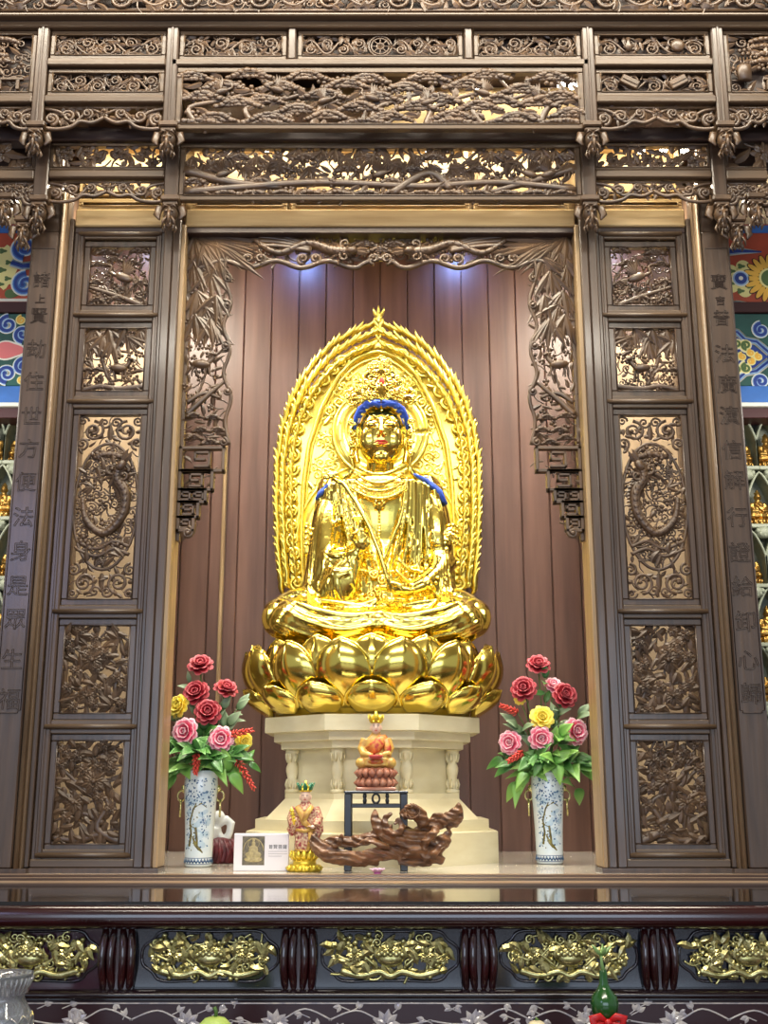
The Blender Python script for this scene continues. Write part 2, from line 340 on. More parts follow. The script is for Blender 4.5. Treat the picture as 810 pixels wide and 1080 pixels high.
# ================================================================ the carved doors, couplet boards and door jambs
YD = 5.0
BZ_TOP = ZY(152, 4.9)
FLOORZ = 1.145                      # marble shelf of the shrine
LEDGEZ = 1.165
def door_motif(c, k, x0, z0, x1, z1, f):
    """five different openwork scenes, f = +1 / -1 mirrors"""
    W = x1-x0; H = z1-z0; cx = (x0+x1)/2; cz = (z0+z1)/2
    X = lambda t: (x0+W*t) if f > 0 else (x1-W*t)
    Z = lambda t: z0+H*t
    D = lambda a: a if f > 0 else pi-a
    box = (x0+.016,z0+.016,x1-.016,z1-.016); ins = lambda u,v: True
    if k == 0:      # crane on a pine branch
        for t,h,w in ((.2,.93,.32),(.75,.9,.4),(.3,.72,.3),(.85,.7,.28),(.15,.38,.24),(.88,.4,.24),(.6,.78,.26),(.5,.13,.3),(.85,.1,.24)):
            c.pine(X(t),Z(h),W*w,H*.11,10)
        c.crane(X(.42),Z(.47),W*.62,f,.014); c.curve([(X(.1),Z(.02)),(X(.45),Z(.16)),(X(.75),Z(.26)),(X(1),Z(.34))], .018,.009,.008)
        c.curve([(X(.1),Z(.05)),(X(.06),Z(.4)),(X(.22),Z(.66)),(X(.8),Z(.86))], .008,.004,.0)
        c.fill(lambda u,v: v < Z(.36), box, 50, .045,.011,.02,'lllb'); c.fill(ins, box, 60, .042,.009,.026,'lbslc')
    elif k == 1:    # deer under bamboo
        for t,h,a in ((.12,1,-1.9),(.35,1.,-1.2),(.62,1,-1.8),(.85,1,-1.5),(.3,.86,-2.3),(.7,.88,-1.1),(.95,.8,-2.0),(.55,.8,-1.5)):
            c.bamboo(X(t),Z(h),D(a),6,W*.38,1.3)
        c.deer(X(.42),Z(.36),W*.4,-f,.014); c.curve([(X(.8),Z(1)),(X(.72),Z(.6)),(X(.62),Z(.3)),(X(.5),Z(.12))], .009,.011,.004)
        c.curve([(X(0),Z(.1)),(X(.4),Z(.06)),(X(.7),Z(.1)),(X(1),Z(.04))], .016,.014,.004)
        for t in (.78,.92): c.pine(X(t),Z(.34),W*.26,H*.06,7)
        c.fill(ins, box, 95, .045,.010,.022,'llsbbc')
    elif k == 2:    # dragon in an oval, scrolls in the corners
        n = 40; a_, b_ = W*.5, H*.34
        c.tube([(cx+a_*cos(2*pi*i/n), cz+b_*sin(2*pi*i/n)) for i in range(n+1)], .008,.008,.008)
        for sz in (-1,1):
            for sx in (-1,1):
                c.curl(cx+sx*W*.26, cz+sz*H*.41, W*.17, pi/2*sz, 1.7, sx*sz, .008,.006); c.curl(cx+sx*W*.43, cz+sz*H*.34, W*.1, -pi/2*sz, 1.4, -sx*sz, .007,.006)
                c.curl(cx+sx*W*.43, cz+sz*H*.465, W*.085, 0, 1.3, -sx*sz, .006,.006); c.curl(cx+sx*W*.09, cz+sz*H*.455, W*.09, 0, 1.3, sx*sz, .006,.006)
                for q in range(4): c.leaf(cx+sx*W*(.1+.1*q), cz+sz*H*(.38+.025*(q%2)), D(q), .05,.012,.002)
            c.leaf(cx, cz+sz*H*.36, pi/2*sz, H*.1, .014, .006)
        P_ = [(X(.86),Z(.54)),(X(.78),Z(.42)),(X(.5),Z(.35)),(X(.24),Z(.44)),(X(.2),Z(.56)),(X(.34),Z(.65)),(X(.28),Z(.71))]
        c.dragon(P_, .034, .018, f)
        for t,h,L in ((.72,.6,.14),(.2,.4,.1),(.7,.4,.1)):
            for q in range(3): c.leaf(X(t),Z(h),D(-.7+.7*q), .06,.01,.01,bend=.6)
        for h in (.24,.28): c.curve([(X(.1),Z(h)),(X(.35),Z(h+.03)),(X(.6),Z(h-.01)),(X(.92),Z(h+.03))], .01,.008,.01)
        inov = lambda u,v: ((u-cx)/a_)**2+((v-cz)/b_)**2 < .9
        c.fill(inov, box, 190, .05,.011,.022,'lcsscbc'); c.fill(lambda u,v: inov(u,v) and v>Z(.66), box, 40, .055,.012,.022,'bsl',.006); c.fill(lambda u,v: inov(u,v) and v<Z(.32), box, 40, .055,.013,.022,'ssbl',.006); c.fill(lambda u,v: not inov(u,v) and (v<Z(.22) or v>Z(.78)), box, 40, .04,.009,.024,'lls')
        c.pine(X(.5),Z(.77),W*.5,H*.03,9)
    elif k == 3:    # leaves round two open flowers
        c.curve([(X(.05),Z(0)),(X(.2),Z(.3)),(X(.1),Z(.7)),(X(.3),Z(1))], .014,.008,.002); c.curve([(X(.2),Z(.2)),(X(.6),Z(.35)),(X(.95),Z(.3))], .01,.006,.002)
        c.rosette(X(.55),Z(.6),W*.2,8,.012); c.rosette(X(.6),Z(.2),W*.16,8,.01)
        for t,h in ((.2,.85),(.8,.88),(.25,.1)):  c.bamboo(X(t),Z(h),c.r.uniform(0,6),5,W*.26,2.6,W=.015)
        c.fill(ins, box, 100, .07,.015,.03,'lllls'); c.fill(ins, box, 40, .05,.012,.04,'llf',.012)
    else:           # peony tree over rocks
        c.curve([(X(.0),Z(.02)),(X(.35),Z(.16)),(X(.2),Z(.4)),(X(.55),Z(.52)),(X(.95),Z(.75))], .022,.007,.006); c.curve([(X(.25),Z(.2)),(X(.6),Z(.3)),(X(1),Z(.22))], .018,.006,.004)
        c.curve([(X(.0),Z(.06)),(X(.3),Z(.1)),(X(.6),Z(.04)),(X(1),Z(.07))], .022,.016,.002); c.curve([(X(.1),Z(.95)),(X(.4),Z(.85)),(X(.7),Z(.95))], .009,.006,.0)
        c.rosette(X(.42),Z(.6),W*.2,9,.012); c.rosette(X(.7),Z(.4),W*.17,8,.012); c.rosette(X(.25),Z(.8),W*.15,7,.01); c.rosette(X(.8),Z(.82),W*.14,7,.008)
        c.fill(ins, box, 140, .072,.015,.03,'lllls'); c.fill(ins, box, 50, .05,.012,.045,'llf',.012)
PX0, PX1, LX0, LX1 = 1.105, 1.44, 1.05, 1.497
ROWS = [(252,322),(343,414),(433,635),(655,755),(778,905)]
def door_leaf(f):
    side = 'left' if f < 0 else 'right'
    z0, z1 = LEDGEZ, ZY(241, YD)
    t = thing('carved_door', 'tall openwork carved wooden door %s of the gilded statue, beside the %s flower vase' % (('to the left','left') if f<0 else ('to the right','right')), 'carved door', (f*1.272, YD, z0), 'carved doors flanking the statue')
    def xs(a, b): return (f*a, f*b)
    for a, b in ((LX0,PX0-.008),(PX1+.008,LX1)):
        m = MB(); m.box((f*a,YD,z0),(f*b,YD+.07,z1),.006); m.build('stile', M['wood'], t)
        m = MB(); m.box((f*((a+b)/2-.007),YD-.006,z0),(f*((a+b)/2+.007),YD+.02,z1),.004); m.build('bead_moulding', M['wood'], t)
    zs = [(ZY(b,YD),ZY(a,YD)) for a,b in ROWS]
    edges = [z1] + [ (zs[i][0]+zs[i+1][1])/2 for i in range(4)] + [z0]
    for i, e in enumerate(edges):
        m = MB(); h = .02 if 0 < i < 5 else .016
        e2 = e - .03 if i == 0 else (e + .05 if i == 5 else e)
        m.box((f*(PX0-.01),YD+.004,e2-h*1.5),(f*(PX1+.01),YD+.06,e2+h*1.5),.004)
        m.sweep([(f*(PX0-.035),YD+.006,e2),(f*(PX1+.035),YD+.006,e2)], .013,.02, 8)
        if i == 5: m.box((f*LX0,YD-.012,z0),(f*LX1,YD+.07,z0+.035),.005)
        m.build('rail', M['woodh'], t)
    for i, (a, b) in enumerate(zs):
        up = edges[i]-(.06 if i == 0 else .03); lo = edges[i+1]+(.066 if i == 4 else .03)
        m = MB(); rim(m, min(f*(PX0-.008),f*(PX1+.008)), lo, max(f*(PX0-.008),f*(PX1+.008)), up, YD+.018, .03, .04)
        fr = m.build('panel_frame', M['wood'], t)
        cm = MB(); c = Carve(cm, YD+.04, 11*i+(5 if f>0 else 1))
        x0, x1 = sorted((f*(PX0+.018), f*(PX1-.018)))
        door_motif(c, i, x0, lo+.026, x1, up-.026, f)
        cm.build('carved_panel', M['carve'], fr, label=['carved crane and pine scene','carved deer and bamboo scene','carved dragon in an oval','carved leaves and flowers','carved peony tree'][i])
    return t
for f in (-1, 1): door_leaf(f)
# glazing-like clear panes are absent; the openwork looks into a lit side chamber
LEFT_TEXT = list(zip('諸上賢劫住世方便法身是眾生福', (295,315,333,368,402,438,473,508,545,581,618,653,695,737)))
RIGHT_TEXT = list(zip('寶吉普法廣演信解行證給卸心歸', (297,317,335,373,405,438,474,506,545,582,618,655,696,731)))
def glyph(ch, x, z, size, y, parent, name='character', material='groove', ext=.002, outline=.0015):
    cu = bpy.data.curves.new('g', 'FONT'); cu.body = ch; cu.size = size; cu.align_x = 'CENTER'; cu.align_y = 'CENTER'
    if outline: cu.fill_mode = 'NONE'; cu.bevel_depth = outline; cu.bevel_resolution = 0
    else: cu.extrude = ext
    cu.resolution_u = 2
    o = bpy.data.objects.new('g', cu); COL.objects.link(o)
    dg = bpy.context.evaluated_depsgraph_get(); dg.update()
    me = bpy.data.meshes.new_from_object(o.evaluated_get(dg)); bpy.data.objects.remove(o)
    xs = [v.co.x for v in me.vertices] or [0]; ys = [v.co.y for v in me.vertices] or [0]
    ox, oy = (min(xs)+max(xs))/2, (min(ys)+max(ys))/2
    m = MB(); m.add([(x+v.co.x-ox, y-v.co.z, z+v.co.y-oy) for v in me.vertices], [tuple(p.vertices) for p in me.polygons], False)
    bpy.data.meshes.remove(me)
    return m.build(name, M[material], parent)
for f in (-1, 1):
    side = 'left' if f < 0 else 'right'
    t = thing('couplet_board', 'narrow dark board with a vertical line of Chinese characters, far %s' % side, 'couplet board', (f*1.615, 4.93, LEDGEZ), 'couplet boards outside the carved doors')
    zt = ZY(244, 4.93)
    m = MB(); m.box((f*1.683,4.93,LEDGEZ),(f*1.553,5.02,zt),.006); m.build('board', M['wood'], t)
    m = MB(); m.sweep([(f*1.536,4.94,LEDGEZ),(f*1.536,4.94,zt+.25)], .012,.02, 8); m.box((f*1.552,4.955,LEDGEZ),(f*1.52,5.03,zt+.25)); m.build('edge_moulding', M['edge'], t, label='paler rounded edge moulding')
    m = MB(); m.box((f*1.68,4.94,zt),(f*1.556,5.0,BZ_TOP),.006); m.build('upper_post', M['wood'], t)
    m = MB(); m.box((f*1.52,4.985,LEDGEZ),(f*1.499,5.05,zt+.1),.004); m.build('inner_strip', M['wood'], t)
    m = MB(); xa, xb = sorted((f*1.672, f*1.564)); za, zb = ZY(752,4.93), ZY(262,4.93); q = .012
    pts = [(xa,zb),(xb,zb),(xb,za+q),(xb-q,za+q),(xb-q,za),(xa+q,za),(xa+q,za+q),(xa,za+q),(xa,zb)]
    for i in range(8): m.sweep([(pts[i][0],4.929,pts[i][1]),(pts[i+1][0],4.929,pts[i+1][1])], .0022,.0022,4)
    m.build('border_line', M['groove'], t)
    for i, (ch, y) in enumerate(LEFT_TEXT if f < 0 else RIGHT_TEXT):
        glyph(ch, f*1.618, ZY(y,4.93), .098 if i > 2 else (.05 if i == 1 else .085), 4.929, t)
    # door jamb: plain post with a seam and an inner arris painted pale as if catching light
    t = thing('door_jamb', 'plain dark post with pale inner edge, %s side of the shrine opening' % side, 'door post', (f*1.0, 4.97, LEDGEZ), 'posts of the shrine opening')
    m = MB(); m.box((f*1.05,4.965,LEDGEZ),(f*1.008,5.1,ZY(205,5)),.005); m.box((f*1.006,4.96,LEDGEZ),(f*.969,5.12,ZY(205,5)),.005); m.build('post', M['wood'], t)
    m = MB(); m.box((f*.969,4.968,LEDGEZ),(f*.947,5.14,ZY(240,5)),.004); m.build('painted_lit_arris', M['palev'], t, label='inner edge strip with light painted pale')
# ---------------------------------------------------------------- lintel between the jambs and over the doors
t = thing('lintel_beam', 'pale lit wooden beam with sunk panels across the shrine opening top', 'beam', (0,5.0,ZY(240,5)))
zb0, zb1 = ZY(240,5), ZY(222,5)
for a, b in ((-.955,.955),(-1.495,-1.055),(1.055,1.495)):
    m = MB(); m.box((a,4.985,zb0),(b,5.1,zb1),.006); m.build('beam', M['pale'], t)
    m = MB(); m.box((a,4.995,zb0-.032),(b,5.1,zb0-.002),.004); m.build('painted_shade_board', M['dark'], t)  # dark strip painted as the shaded recess under the beam
m = MB(); m.box((-1.495,5.05,zb1),(1.495,5.1,4.98)); m.build('backing_board', M['pale'], t)
for a, b in ((-1.495,-1.055),(1.055,1.495),(-.955,-.02)):
    m = MB(); m.box((a,4.78,ZY(106,4.78)),(b,5.05,ZY(106,4.78)+.015)); m.build('light_block_board', M['dark'], t)  # dark board added to block strip light behind the front aprons
for a, b in ((-2.3,-1.69),(1.69,2.3)):
    m = MB(); m.box((a,4.78,ZY(112,4.78)),(b,5.4,ZY(112,4.78)+.015)); m.box((a,5.06,4.5),(b,5.08,5.1)); m.build('trim_%d' % (20 if a < 0 else 21), M['dark'], None, 'structure')
def sunk(x0, x1, z0, z1, mk='dark'):
    m = MB(); rim(m, x0, z0, x1, z1, 5.0, .022, .05, .004); m.build('sunk_panel_frame', M['pale'], t)
    m = MB(); m.box((x0+.02,5.04,z0+.02),(x1-.02,5.052,z1-.02)); m.build('sunk_panel', M[mk], t)
for a, b in ((-.93,-.46),(-.44,.44),(.46,.93),(-1.49,-1.06),(1.06,1.49)):
    sunk(a, b, zb1+.004, zb1+.065); sunk(a, b, zb1+.08, zb1+.36, 'pale')
# ================================================================ carved canopy, two tiers
def pendant(m, x, z, Y, S=1.0):
    """carved hanging post end: capital block, drooping leaves, flower bud"""
    m.box((x-.045*S,Y-.05*S,z),(x+.045*S,Y+.06,z+.03*S),.006); m.box((x-.036*S,Y-.04*S,z-.02*S),(x+.036*S,Y+.05,z),.005)
    S = S*.86; B = lambda a,b_,c_: (x+a*S, Y+b_*S, z+c_*S)
    m.ball(B(0,-.01,-.06),(.042*S,.042*S,.05*S),10,8); m.ball(B(0,-.03,-.115),(.03*S,.028*S,.032*S),9,7); m.ball(B(0,-.04,-.145),(.02*S,.02*S,.02*S),8,6)
    for s_ in (-1,1):
        m.sweep([B(s_*.03,-.01,-.02),B(s_*.06,-.02,-.03),B(s_*.072,-.02,-.07),B(s_*.056,-.03,-.105)],[.012*S,.024*S,.022*S,.006*S],[.007*S]*4,6); m.ball(B(s_*.018,-.05,-.062),(.009*S,.008*S,.009*S),6,5)
        m.sweep([B(s_*.012,-.055,-.1),B(s_*.03,-.06,-.13),B(s_*.036,-.05,-.16)],[.007*S,.008*S,.003*S],None,6); m.sweep([B(s_*.006,-.05,-.035),B(s_*.024,-.056,-.03),B(s_*.04,-.045,-.045)],[.006*S,.008*S,.004*S],None,6)
    m.sweep([B(0,-.055,-.06),B(0,-.066,-.1),B(0,-.06,-.15)],[.008*S,.01*S,.006*S],None,6)
    for k in range(5): a = pi+pi*k/4; m.sweep([B(.02*cos(a),.02*sin(a)-.01,-.12),B(.034*cos(a),.034*sin(a)-.01,-.15),B(.026*cos(a),.026*sin(a)-.01,-.175)],[.008*S,.01*S,.003*S],[.005*S]*3,5)
def scroll_panel(par, x0, z0, x1, z1, Y, seed, style, bw=.02, wood='woodh', label=None, back=False):
    m = MB(); rim(m, x0, z0, x1, z1, Y, bw, .035, .014); fr = m.build('panel_frame', M[wood], par)
    a, b, c_, d = x0+bw-.003, z0+bw-.003, x1-bw+.003, z1-bw+.003
    cm = MB(); c = Carve(cm, Y+.02, seed); W = c_-a; H = d-b; cx=(a+c_)/2; cz=(b+d)/2
    if style == 'vine':
        c.vine(a, b, c_, d, max(3,int(W/H/.8)), H*.06); c.fill(lambda u,v: True, (a,b,c_,d), int(W/H*18), H*.36,H*.08,H*.14,'lllsc', .0)
    elif style == 'wheel':
        c.vine(a, b, cx-H*.5, d, 4, H*.06); c.vine(cx+H*.5, b, c_, d, 4, H*.06)
        for r in (.46,.36,.14): c.tube([(cx+H*r*cos(2*pi*i/20),cz+H*r*sin(2*pi*i/20)) for i in range(21)], H*.04,H*.04,.012)
        for i in range(8): c.tube([(cx,cz),(cx+H*.48*cos(pi*i/4),cz+H*.48*sin(pi*i/4))], H*.03,H*.03,.012)
        c.fill(lambda u,v: abs(u-cx)>H*.5, (a,b,c_,d), int(W/H*9), H*.42,H*.1,H*.2,'llls', .0)
    elif style in ('vase','books'):
        c.vine(a, b, c_, d, 5, H*.055); c.fill(lambda u,v: True, (a,b,c_,d), int(W/H*8), H*.42,H*.1,H*.2,'llls')
        if style == 'vase':
            cm.lathe([(H*.1,-H*.3),(H*.17,-H*.05),(H*.06,H*.15),(H*.1,H*.32)], (a+W*.28,Y-.002,cz), 10, .5); cm.ball((a+W*.74,Y,cz-H*.02), (H*.3,.014,H*.3), 12, 8)
        else:
            for q, an in ((.27,.5),(.72,-.5)):
                rot = Matrix.Rotation(an,3,'Y'); bb = MB(); bb.box((-H*.42,-.012,-H*.22),(H*.42,.012,H*.22),.004); bb.box((-H*.36,-.016,-H*.05),(H*.36,.012,H*.05),.002)
                cm.add([rot @ Vector(p)+Vector((a+W*q,Y,cz)) for p in bb.v], bb.f, False)
    elif style == 'pine':
        for i in range(int(W/H*5)):
            u = a+W*(i+.5)/int(W/H*5); c.pine(u+c.r.uniform(-.02,.02), b+H*((.9,.5,.16,.7,.33)[i%5]+c.r.uniform(-.06,.06)), H*.85, H*.26, 10, .008)
        for i in range(7):
            u = a+W*(i+.3)/7; c.curve([(u,b),(u+H*.15*c.r.choice((-1,1)),b+H*.35),(u+H*.5,b+H*.55),(u+H*.2,d)], H*.07,H*.025,.004)
            c.curve([(u-H*.5,b+H*.5),(u,b+H*.62),(u+H*.5,b+H*.4)], H*.04,H*.03,.004)
        for i,(q,h,f) in enumerate(((.1,.62,1),(.24,.66,-1),(.36,.45,1),(.48,.5,-1),(.62,.42,1),(.76,.6,-1),(.9,.5,1))): c.crane(a+W*q,b+H*h,H*.5,f,.012)
        for q in (.04,.2,.46,.68,.82,.96): c.pine(a+W*q,b+H*.06,H*.9,H*.1,9); c.curl(a+W*q+H*.4,b+H*.12,H*.13,0,1.4,1,H*.04)
        c.fill(lambda u,v: True, (a,b,c_,d), int(W/H*22), H*.26,H*.05,H*.1,'llb')
    elif style == 'bamboo':
        for i in range(8):
            u = a+W*(i+.5)/8
            c.curve([(u-H*.4,b),(u,b+H*.5),(u+H*.5,d)], H*.05,H*.03,.002)
        for i in range(30): c.bamboo(a+W*(i+.5)/30, d-H*c.r.uniform(0,.45), -pi/2+c.r.uniform(-.6,.6), 7, H*.34, 2.0, W=H*.032)
        c.curve([(a,b+H*.1),(a+W*.15,b+H*.2),(a+W*.35,b+H*.3),(a+W*.6,b+H*.22),(a+W*.8,b+H*.3),(c_,b+H*.15)], H*.09,H*.07,.006)
        c.curve([(a,b+H*.55),(a+W*.12,b+H*.3),(a+W*.25,b+H*.2)], H*.12,H*.06,.006); c.curve([(c_,b+H*.6),(c_-W*.1,b+H*.35),(c_-W*.22,b+H*.1)], H*.1,H*.05,.006)
        for q,f in ((.1,1),(.5,1),(.88,-1),(.93,1)): c.crane(a+W*q,b+H*.45,H*.6,f,.012)
        c.curve([(cx+H*.2,b+H*.05),(cx+H*.9,b+H*.5),(cx+H*1.3,b+H*.15)], H*.1,H*.08,.006)
        for i in range(14): c.pine(a+W*(i+.5)/14, b+H*.07, H*.5, H*.08, 8)
        c.fill(lambda u,v: True, (a,b,c_,d), int(W/H*46), H*.26,H*.055,H*.085,'llsb')
        for i in range(18): c.pine(a+W*(i+.5)/18, b+H*(.3+.25*(i%3)), H*.5, H*.16, 8)
    elif style == 'tall':
        c.fill(lambda u,v: True, (a,b,c_,d), 60, .06,.013,.028,'llscb')
        for q in range(4): c.pine(cx+W*c.r.uniform(-.3,.3), b+H*(.55+.12*q), W*.5, H*.06, 9)
        cm.lathe([(.02,-.05),(.035,-.045),(.036,.03),(.03,.035)], (cx-W*.28,Y,b+H*.35), 12, .5)
        for q in range(4): c.tube([(cx-W*.3+.012*q,b+H*.45),(cx-W*.32+.018*q,b+H*.62)], .004,.003,.012)
        cm.box((cx,Y-.01,b+H*.2),(cx+W*.4,Y+.01,b+H*.24),.002); cm.box((cx+.01,Y-.008,b+H*.05),(cx+.025,Y+.01,b+H*.2)); cm.box((cx+W*.3,Y-.008,b+H*.05),(cx+W*.3+.015,Y+.01,b+H*.2))
    else:
        c.fill(lambda u,v: True, (a,b,c_,d), int(W/H*11), H*.5,H*.12,H*.26,'llsf')
    cm.build('carved_panel', M['carve'], fr, label=label)
    if back:
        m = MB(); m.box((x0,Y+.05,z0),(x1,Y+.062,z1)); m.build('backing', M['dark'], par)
def apron(par, x0, x1, z0, z1, Y, seed):
    """scrolled apron with a cusped lower edge, deepest at the sides"""
    cm = MB(); c = Carve(cm, Y+.012, seed); W = x1-x0; H = z1-z0; cx = (x0+x1)/2
    low = lambda t: z1-H*(.62+.38*abs(cos(pi*t*1.0))**.5*(1-.35*(abs(t-.5)<.06)))
    for s in (-1,1):
        e = x0 if s < 0 else x1; g = lambda t: e-s*W*.5*t
        c.curve([(g(0),z0+H*.05),(g(.22),z0),(g(.45),z0+H*.1),(g(.6),z0+H*.34),(g(.8),z0+H*.28),(g(1),z0+H*.52)], H*.09,H*.09,.004)
        c.curl(g(.12),z0+H*.42,H*.27,-pi/2,1.6,-s,H*.09); c.curl(g(.4),z0+H*.55,H*.27,pi,1.5,s,H*.075); c.curl(g(.72),z0+H*.68,H*.22,-pi/2,1.5,-s,H*.07)
        c.curve([(g(0),z1-H*.1),(g(.25),z0+H*.75),(g(.5),z0+H*.3),(g(.75),z1-H*.15),(g(1),z0+H*.62)], H*.08,H*.06,.004)
        for q in range(26): c.leaf(g(c.r.uniform(.02,.98)), z1-H*c.r.uniform(.08,.6), c.r.uniform(0,6.3), H*.4,H*.09, 0, bend=c.r.uniform(-1,1))
    c.rosette(cx, z0+H*.72, H*.22, 6)
    c.tube([(x0,z1-H*.04),(x1,z1-H*.04)], H*.06,H*.06,0)
    cm.build('carved_apron', M['carve'], par)
YA, YB = 4.70, 4.83
PZ = lambda y: ZY(y, YA); BZ = lambda y: ZY(y, YB)
def bar(par, name, a, b, m='woodh', bev=.006):
    q = MB(); q.box(a, b, bev); return q.build(name, M[m], par)
t = thing('canopy_front_tier', 'upper projecting tier of the carved wooden canopy with rows of scroll panels', 'carved canopy', (0,YA,PZ(134)))
OUT = 2.45
for x in (-1.625,-1.0,1.0,1.625):
    bar(t,'post',(x-.029,YA-.012,PZ(137)),(x+.029,YA+.07,PZ(30)),'wood'); bar(t,'post_bead',(x-.006,YA-.018,PZ(137)),(x+.006,YA,PZ(30)),'wood',.003)
    m = MB(); pendant(m, x, PZ(136), YA+.02); m.build('pendant_capital', M['carve'], t)
bar(t,'top_rail',(-OUT,YA-.02,PZ(31)),(OUT,YA+.08,PZ(22)),'woodh')
for x in (-.425,.425): bar(t,'short_post',(x-.02,YA-.008,PZ(63)),(x+.02,YA+.05,PZ(30)),'wood')
bar(t,'middle_rail',(-1.0,YA-.012,PZ(70)),(1.0,YA+.06,PZ(63)))
for s in (-1,1):
    a, b = sorted((s*1.029, s*1.596))
    bar(t,'middle_rail',(a,YA-.012,PZ(70)),(b,YA+.06,PZ(62))); bar(t,'lower_rail',(a,YA-.012,PZ(109)),(b,YA+.06,PZ(101)))
    scroll_panel(t,a+.004,PZ(61),b-.004,PZ(31),YA+.01,50+s,'vine' if s<0 else 'vase',.024,back=True)
    scroll_panel(t,a+.004,PZ(100),b-.004,PZ(71),YA+.01,60+s,'vine' if s<0 else 'books',.024,back=True)
    apron(t, a, b, PZ(134), PZ(110), YA+.01, 70+s)
    a, b = sorted((s*1.654, s*2.4))
    bar(t,'lower_rail',(a,YA-.012,PZ(109)),(b,YA+.06,PZ(101)))
    a2, b2 = sorted((s*1.654, s*2.02))
    scroll_panel(t,a2+.004,PZ(100),b2-.004,PZ(31),YA+.01,80+s,'tall',.022,back=True)
    apron(t, a2, b2, PZ(134), PZ(110), YA+.01, 90+s)
for i,(a,b) in enumerate(((-.975,-.445),(-.405,.405),(.445,.975))): scroll_panel(t,a+.006,PZ(62),b-.006,PZ(31),YA+.01,100+i,'wheel' if i==1 else 'vine',.024,back=True)
scroll_panel(t,-.972,PZ(136),.972,PZ(71),YA,110,'pine',.028,label='long carved panel of cranes among pines')
t2 = thing('canopy_rear_tier', 'lower set-back tier of the carved canopy, backlit openwork above the shrine opening', 'carved canopy', (0,YB,BZ(212)))
for x in (-1.625,-1.0,1.0,1.625):
    bar(t2,'post',(x-.034,YB-.012,BZ(214)),(x+.034,YB+.06,BZ(110)),'wood')
    m = MB(); pendant(m, x, BZ(214), YB+.02); m.build('pendant_capital', M['carve'], t2)
bar(t2,'top_rail',(-OUT,YB-.02,BZ(150)),(OUT,YB+.06,BZ(136)),'dark')  # rail coloured dark as the front tier's shadow
scroll_panel(t2,-.965,BZ(211),.965,BZ(151),YB,210,'bamboo',.026,label='long openwork panel of cranes in bamboo')
for s in (-1,1):
    a, b = sorted((s*1.034, s*1.591))
    scroll_panel(t2,a,BZ(179),b,BZ(151),YB,220+s,'open',.014); bar(t2,'lower_rail',(a,YB-.01,BZ(188)),(b,YB+.05,BZ(180)))
    apron(t2, a, b, BZ(211), BZ(189), YB+.01, 230+s)
    a, b = sorted((s*1.659, s*1.86))
    scroll_panel(t2,a,BZ(179),b,BZ(136),YB,240+s,'open',.014); bar(t2,'lower_rail',(a,YB-.01,BZ(190)),(b,YB+.05,BZ(180))); apron(t2, a, b, BZ(214), BZ(190), YB+.01, 250+s)
    for x,y,S in ((1.8,214,1.0),(1.70,238,.95)):
        m = MB(); pendant(m, s*x, BZ(y-6), YB+.05, S); m.box((s*x-.02,YB+.03,BZ(y-6)),(s*x+.02,YB+.07,BZ(180))); m.build('pendant_capital', M['carve'], t2)
# crowning frieze
t3 = thing('crowning_frieze', 'carved scroll frieze along the very top edge over a dark moulding', 'carved frieze', (0,YA-.05,PZ(21.6)))
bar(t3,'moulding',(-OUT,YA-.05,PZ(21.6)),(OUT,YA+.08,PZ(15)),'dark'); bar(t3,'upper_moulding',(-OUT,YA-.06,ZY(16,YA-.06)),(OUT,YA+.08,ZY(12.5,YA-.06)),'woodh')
cm = MB(); c = Carve(cm, YA-.05, 33); za, zb = ZY(12,YA-.06), PZ(-14)
c.vine(-2.0, za, 2.0, zb, 24, .012, .006); c.fill(lambda u,v: True, (-2.0,za+.03,2.0,zb), 420, .06,.014,.026,'llsc')
c.tube([(-2.0,za+.012),(2.0,za+.012)], .01,.01,0); cm.build('carved_scrolls', M['carve'], t3)
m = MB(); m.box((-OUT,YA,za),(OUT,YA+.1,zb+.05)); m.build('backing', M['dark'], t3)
# ================================================================ valance hanging inside the opening
YV = 5.06
VZ = lambda y: ZY(y, YV)
def VX(x, y): return P(x, y, YV).x
t = thing('carved_valance', 'carved valance with stepped side brackets hanging inside the shrine opening', 'carved valance', (0,YV,VZ(285)))
cm = MB(); c = Carve(cm, YV, 300)
top, lowz = VZ(247), VZ(284)
H = top-lowz
def wavy(n=120):
    for i in range(n+1):
        q = -1+2*i/n; u = .9*q; yield (u, lowz + H*(.12+.1*cos(q*pi*7) + (.06 if abs(q)<.1 else 0)))
wl = list(wavy()); c.tube(wl, .014,.014,.008)
for q in (-.62,-.35,0.0,.35,.62):
    for s in (-1,1): c.curl(q+s*.03, lowz+H*.26, .03, -pi/2, 1.4, s, .009,.012)
for s in (-1,1):
    X = lambda q: s*q
    c.dragon([(X(.62),top-H*.2),(X(.5),lowz+H*.42),(X(.36),top-H*.3),(X(.24),lowz+H*.5),(X(.14),lowz+H*.45)], .034, .016, -s)
    for q in range(4): c.curve([(X(.6),top-H*.12*q),(X(.48),top-H*(.1+.1*q)),(X(.34),lowz+H*(.62-.05*q))], .012,.016,.012+.002*q)
    for q in range(5): c.curve([(X(.9),top-H*.1*q),(X(.78),lowz+H*(.7-.1*q)),(X(.66),lowz+H*(.5-.02*q))], .006,.005,.006)
    for q in range(4): c.bamboo(X(.93-.05*q), top-H*.12*q, (-pi/2-.9*s)-.15*q*s, 7, .26, 1.2, W=.016)
c.fill(lambda u,v: True, (-.9,lowz+H*.25,.9,top), 190, .07,.013,.034,'lcsbb', -.004)
for q in (-.07,.0,.07): c.pine(q, lowz+H*.5+.03*abs(q)/.07, .13, .04, 9)
cm.box((-.945,YV+.0,top-.004),(.945,YV+.05,VZ(240)))
m2 = cm.build('top_panel', M['carve'], t, label='carved dragons and clouds')
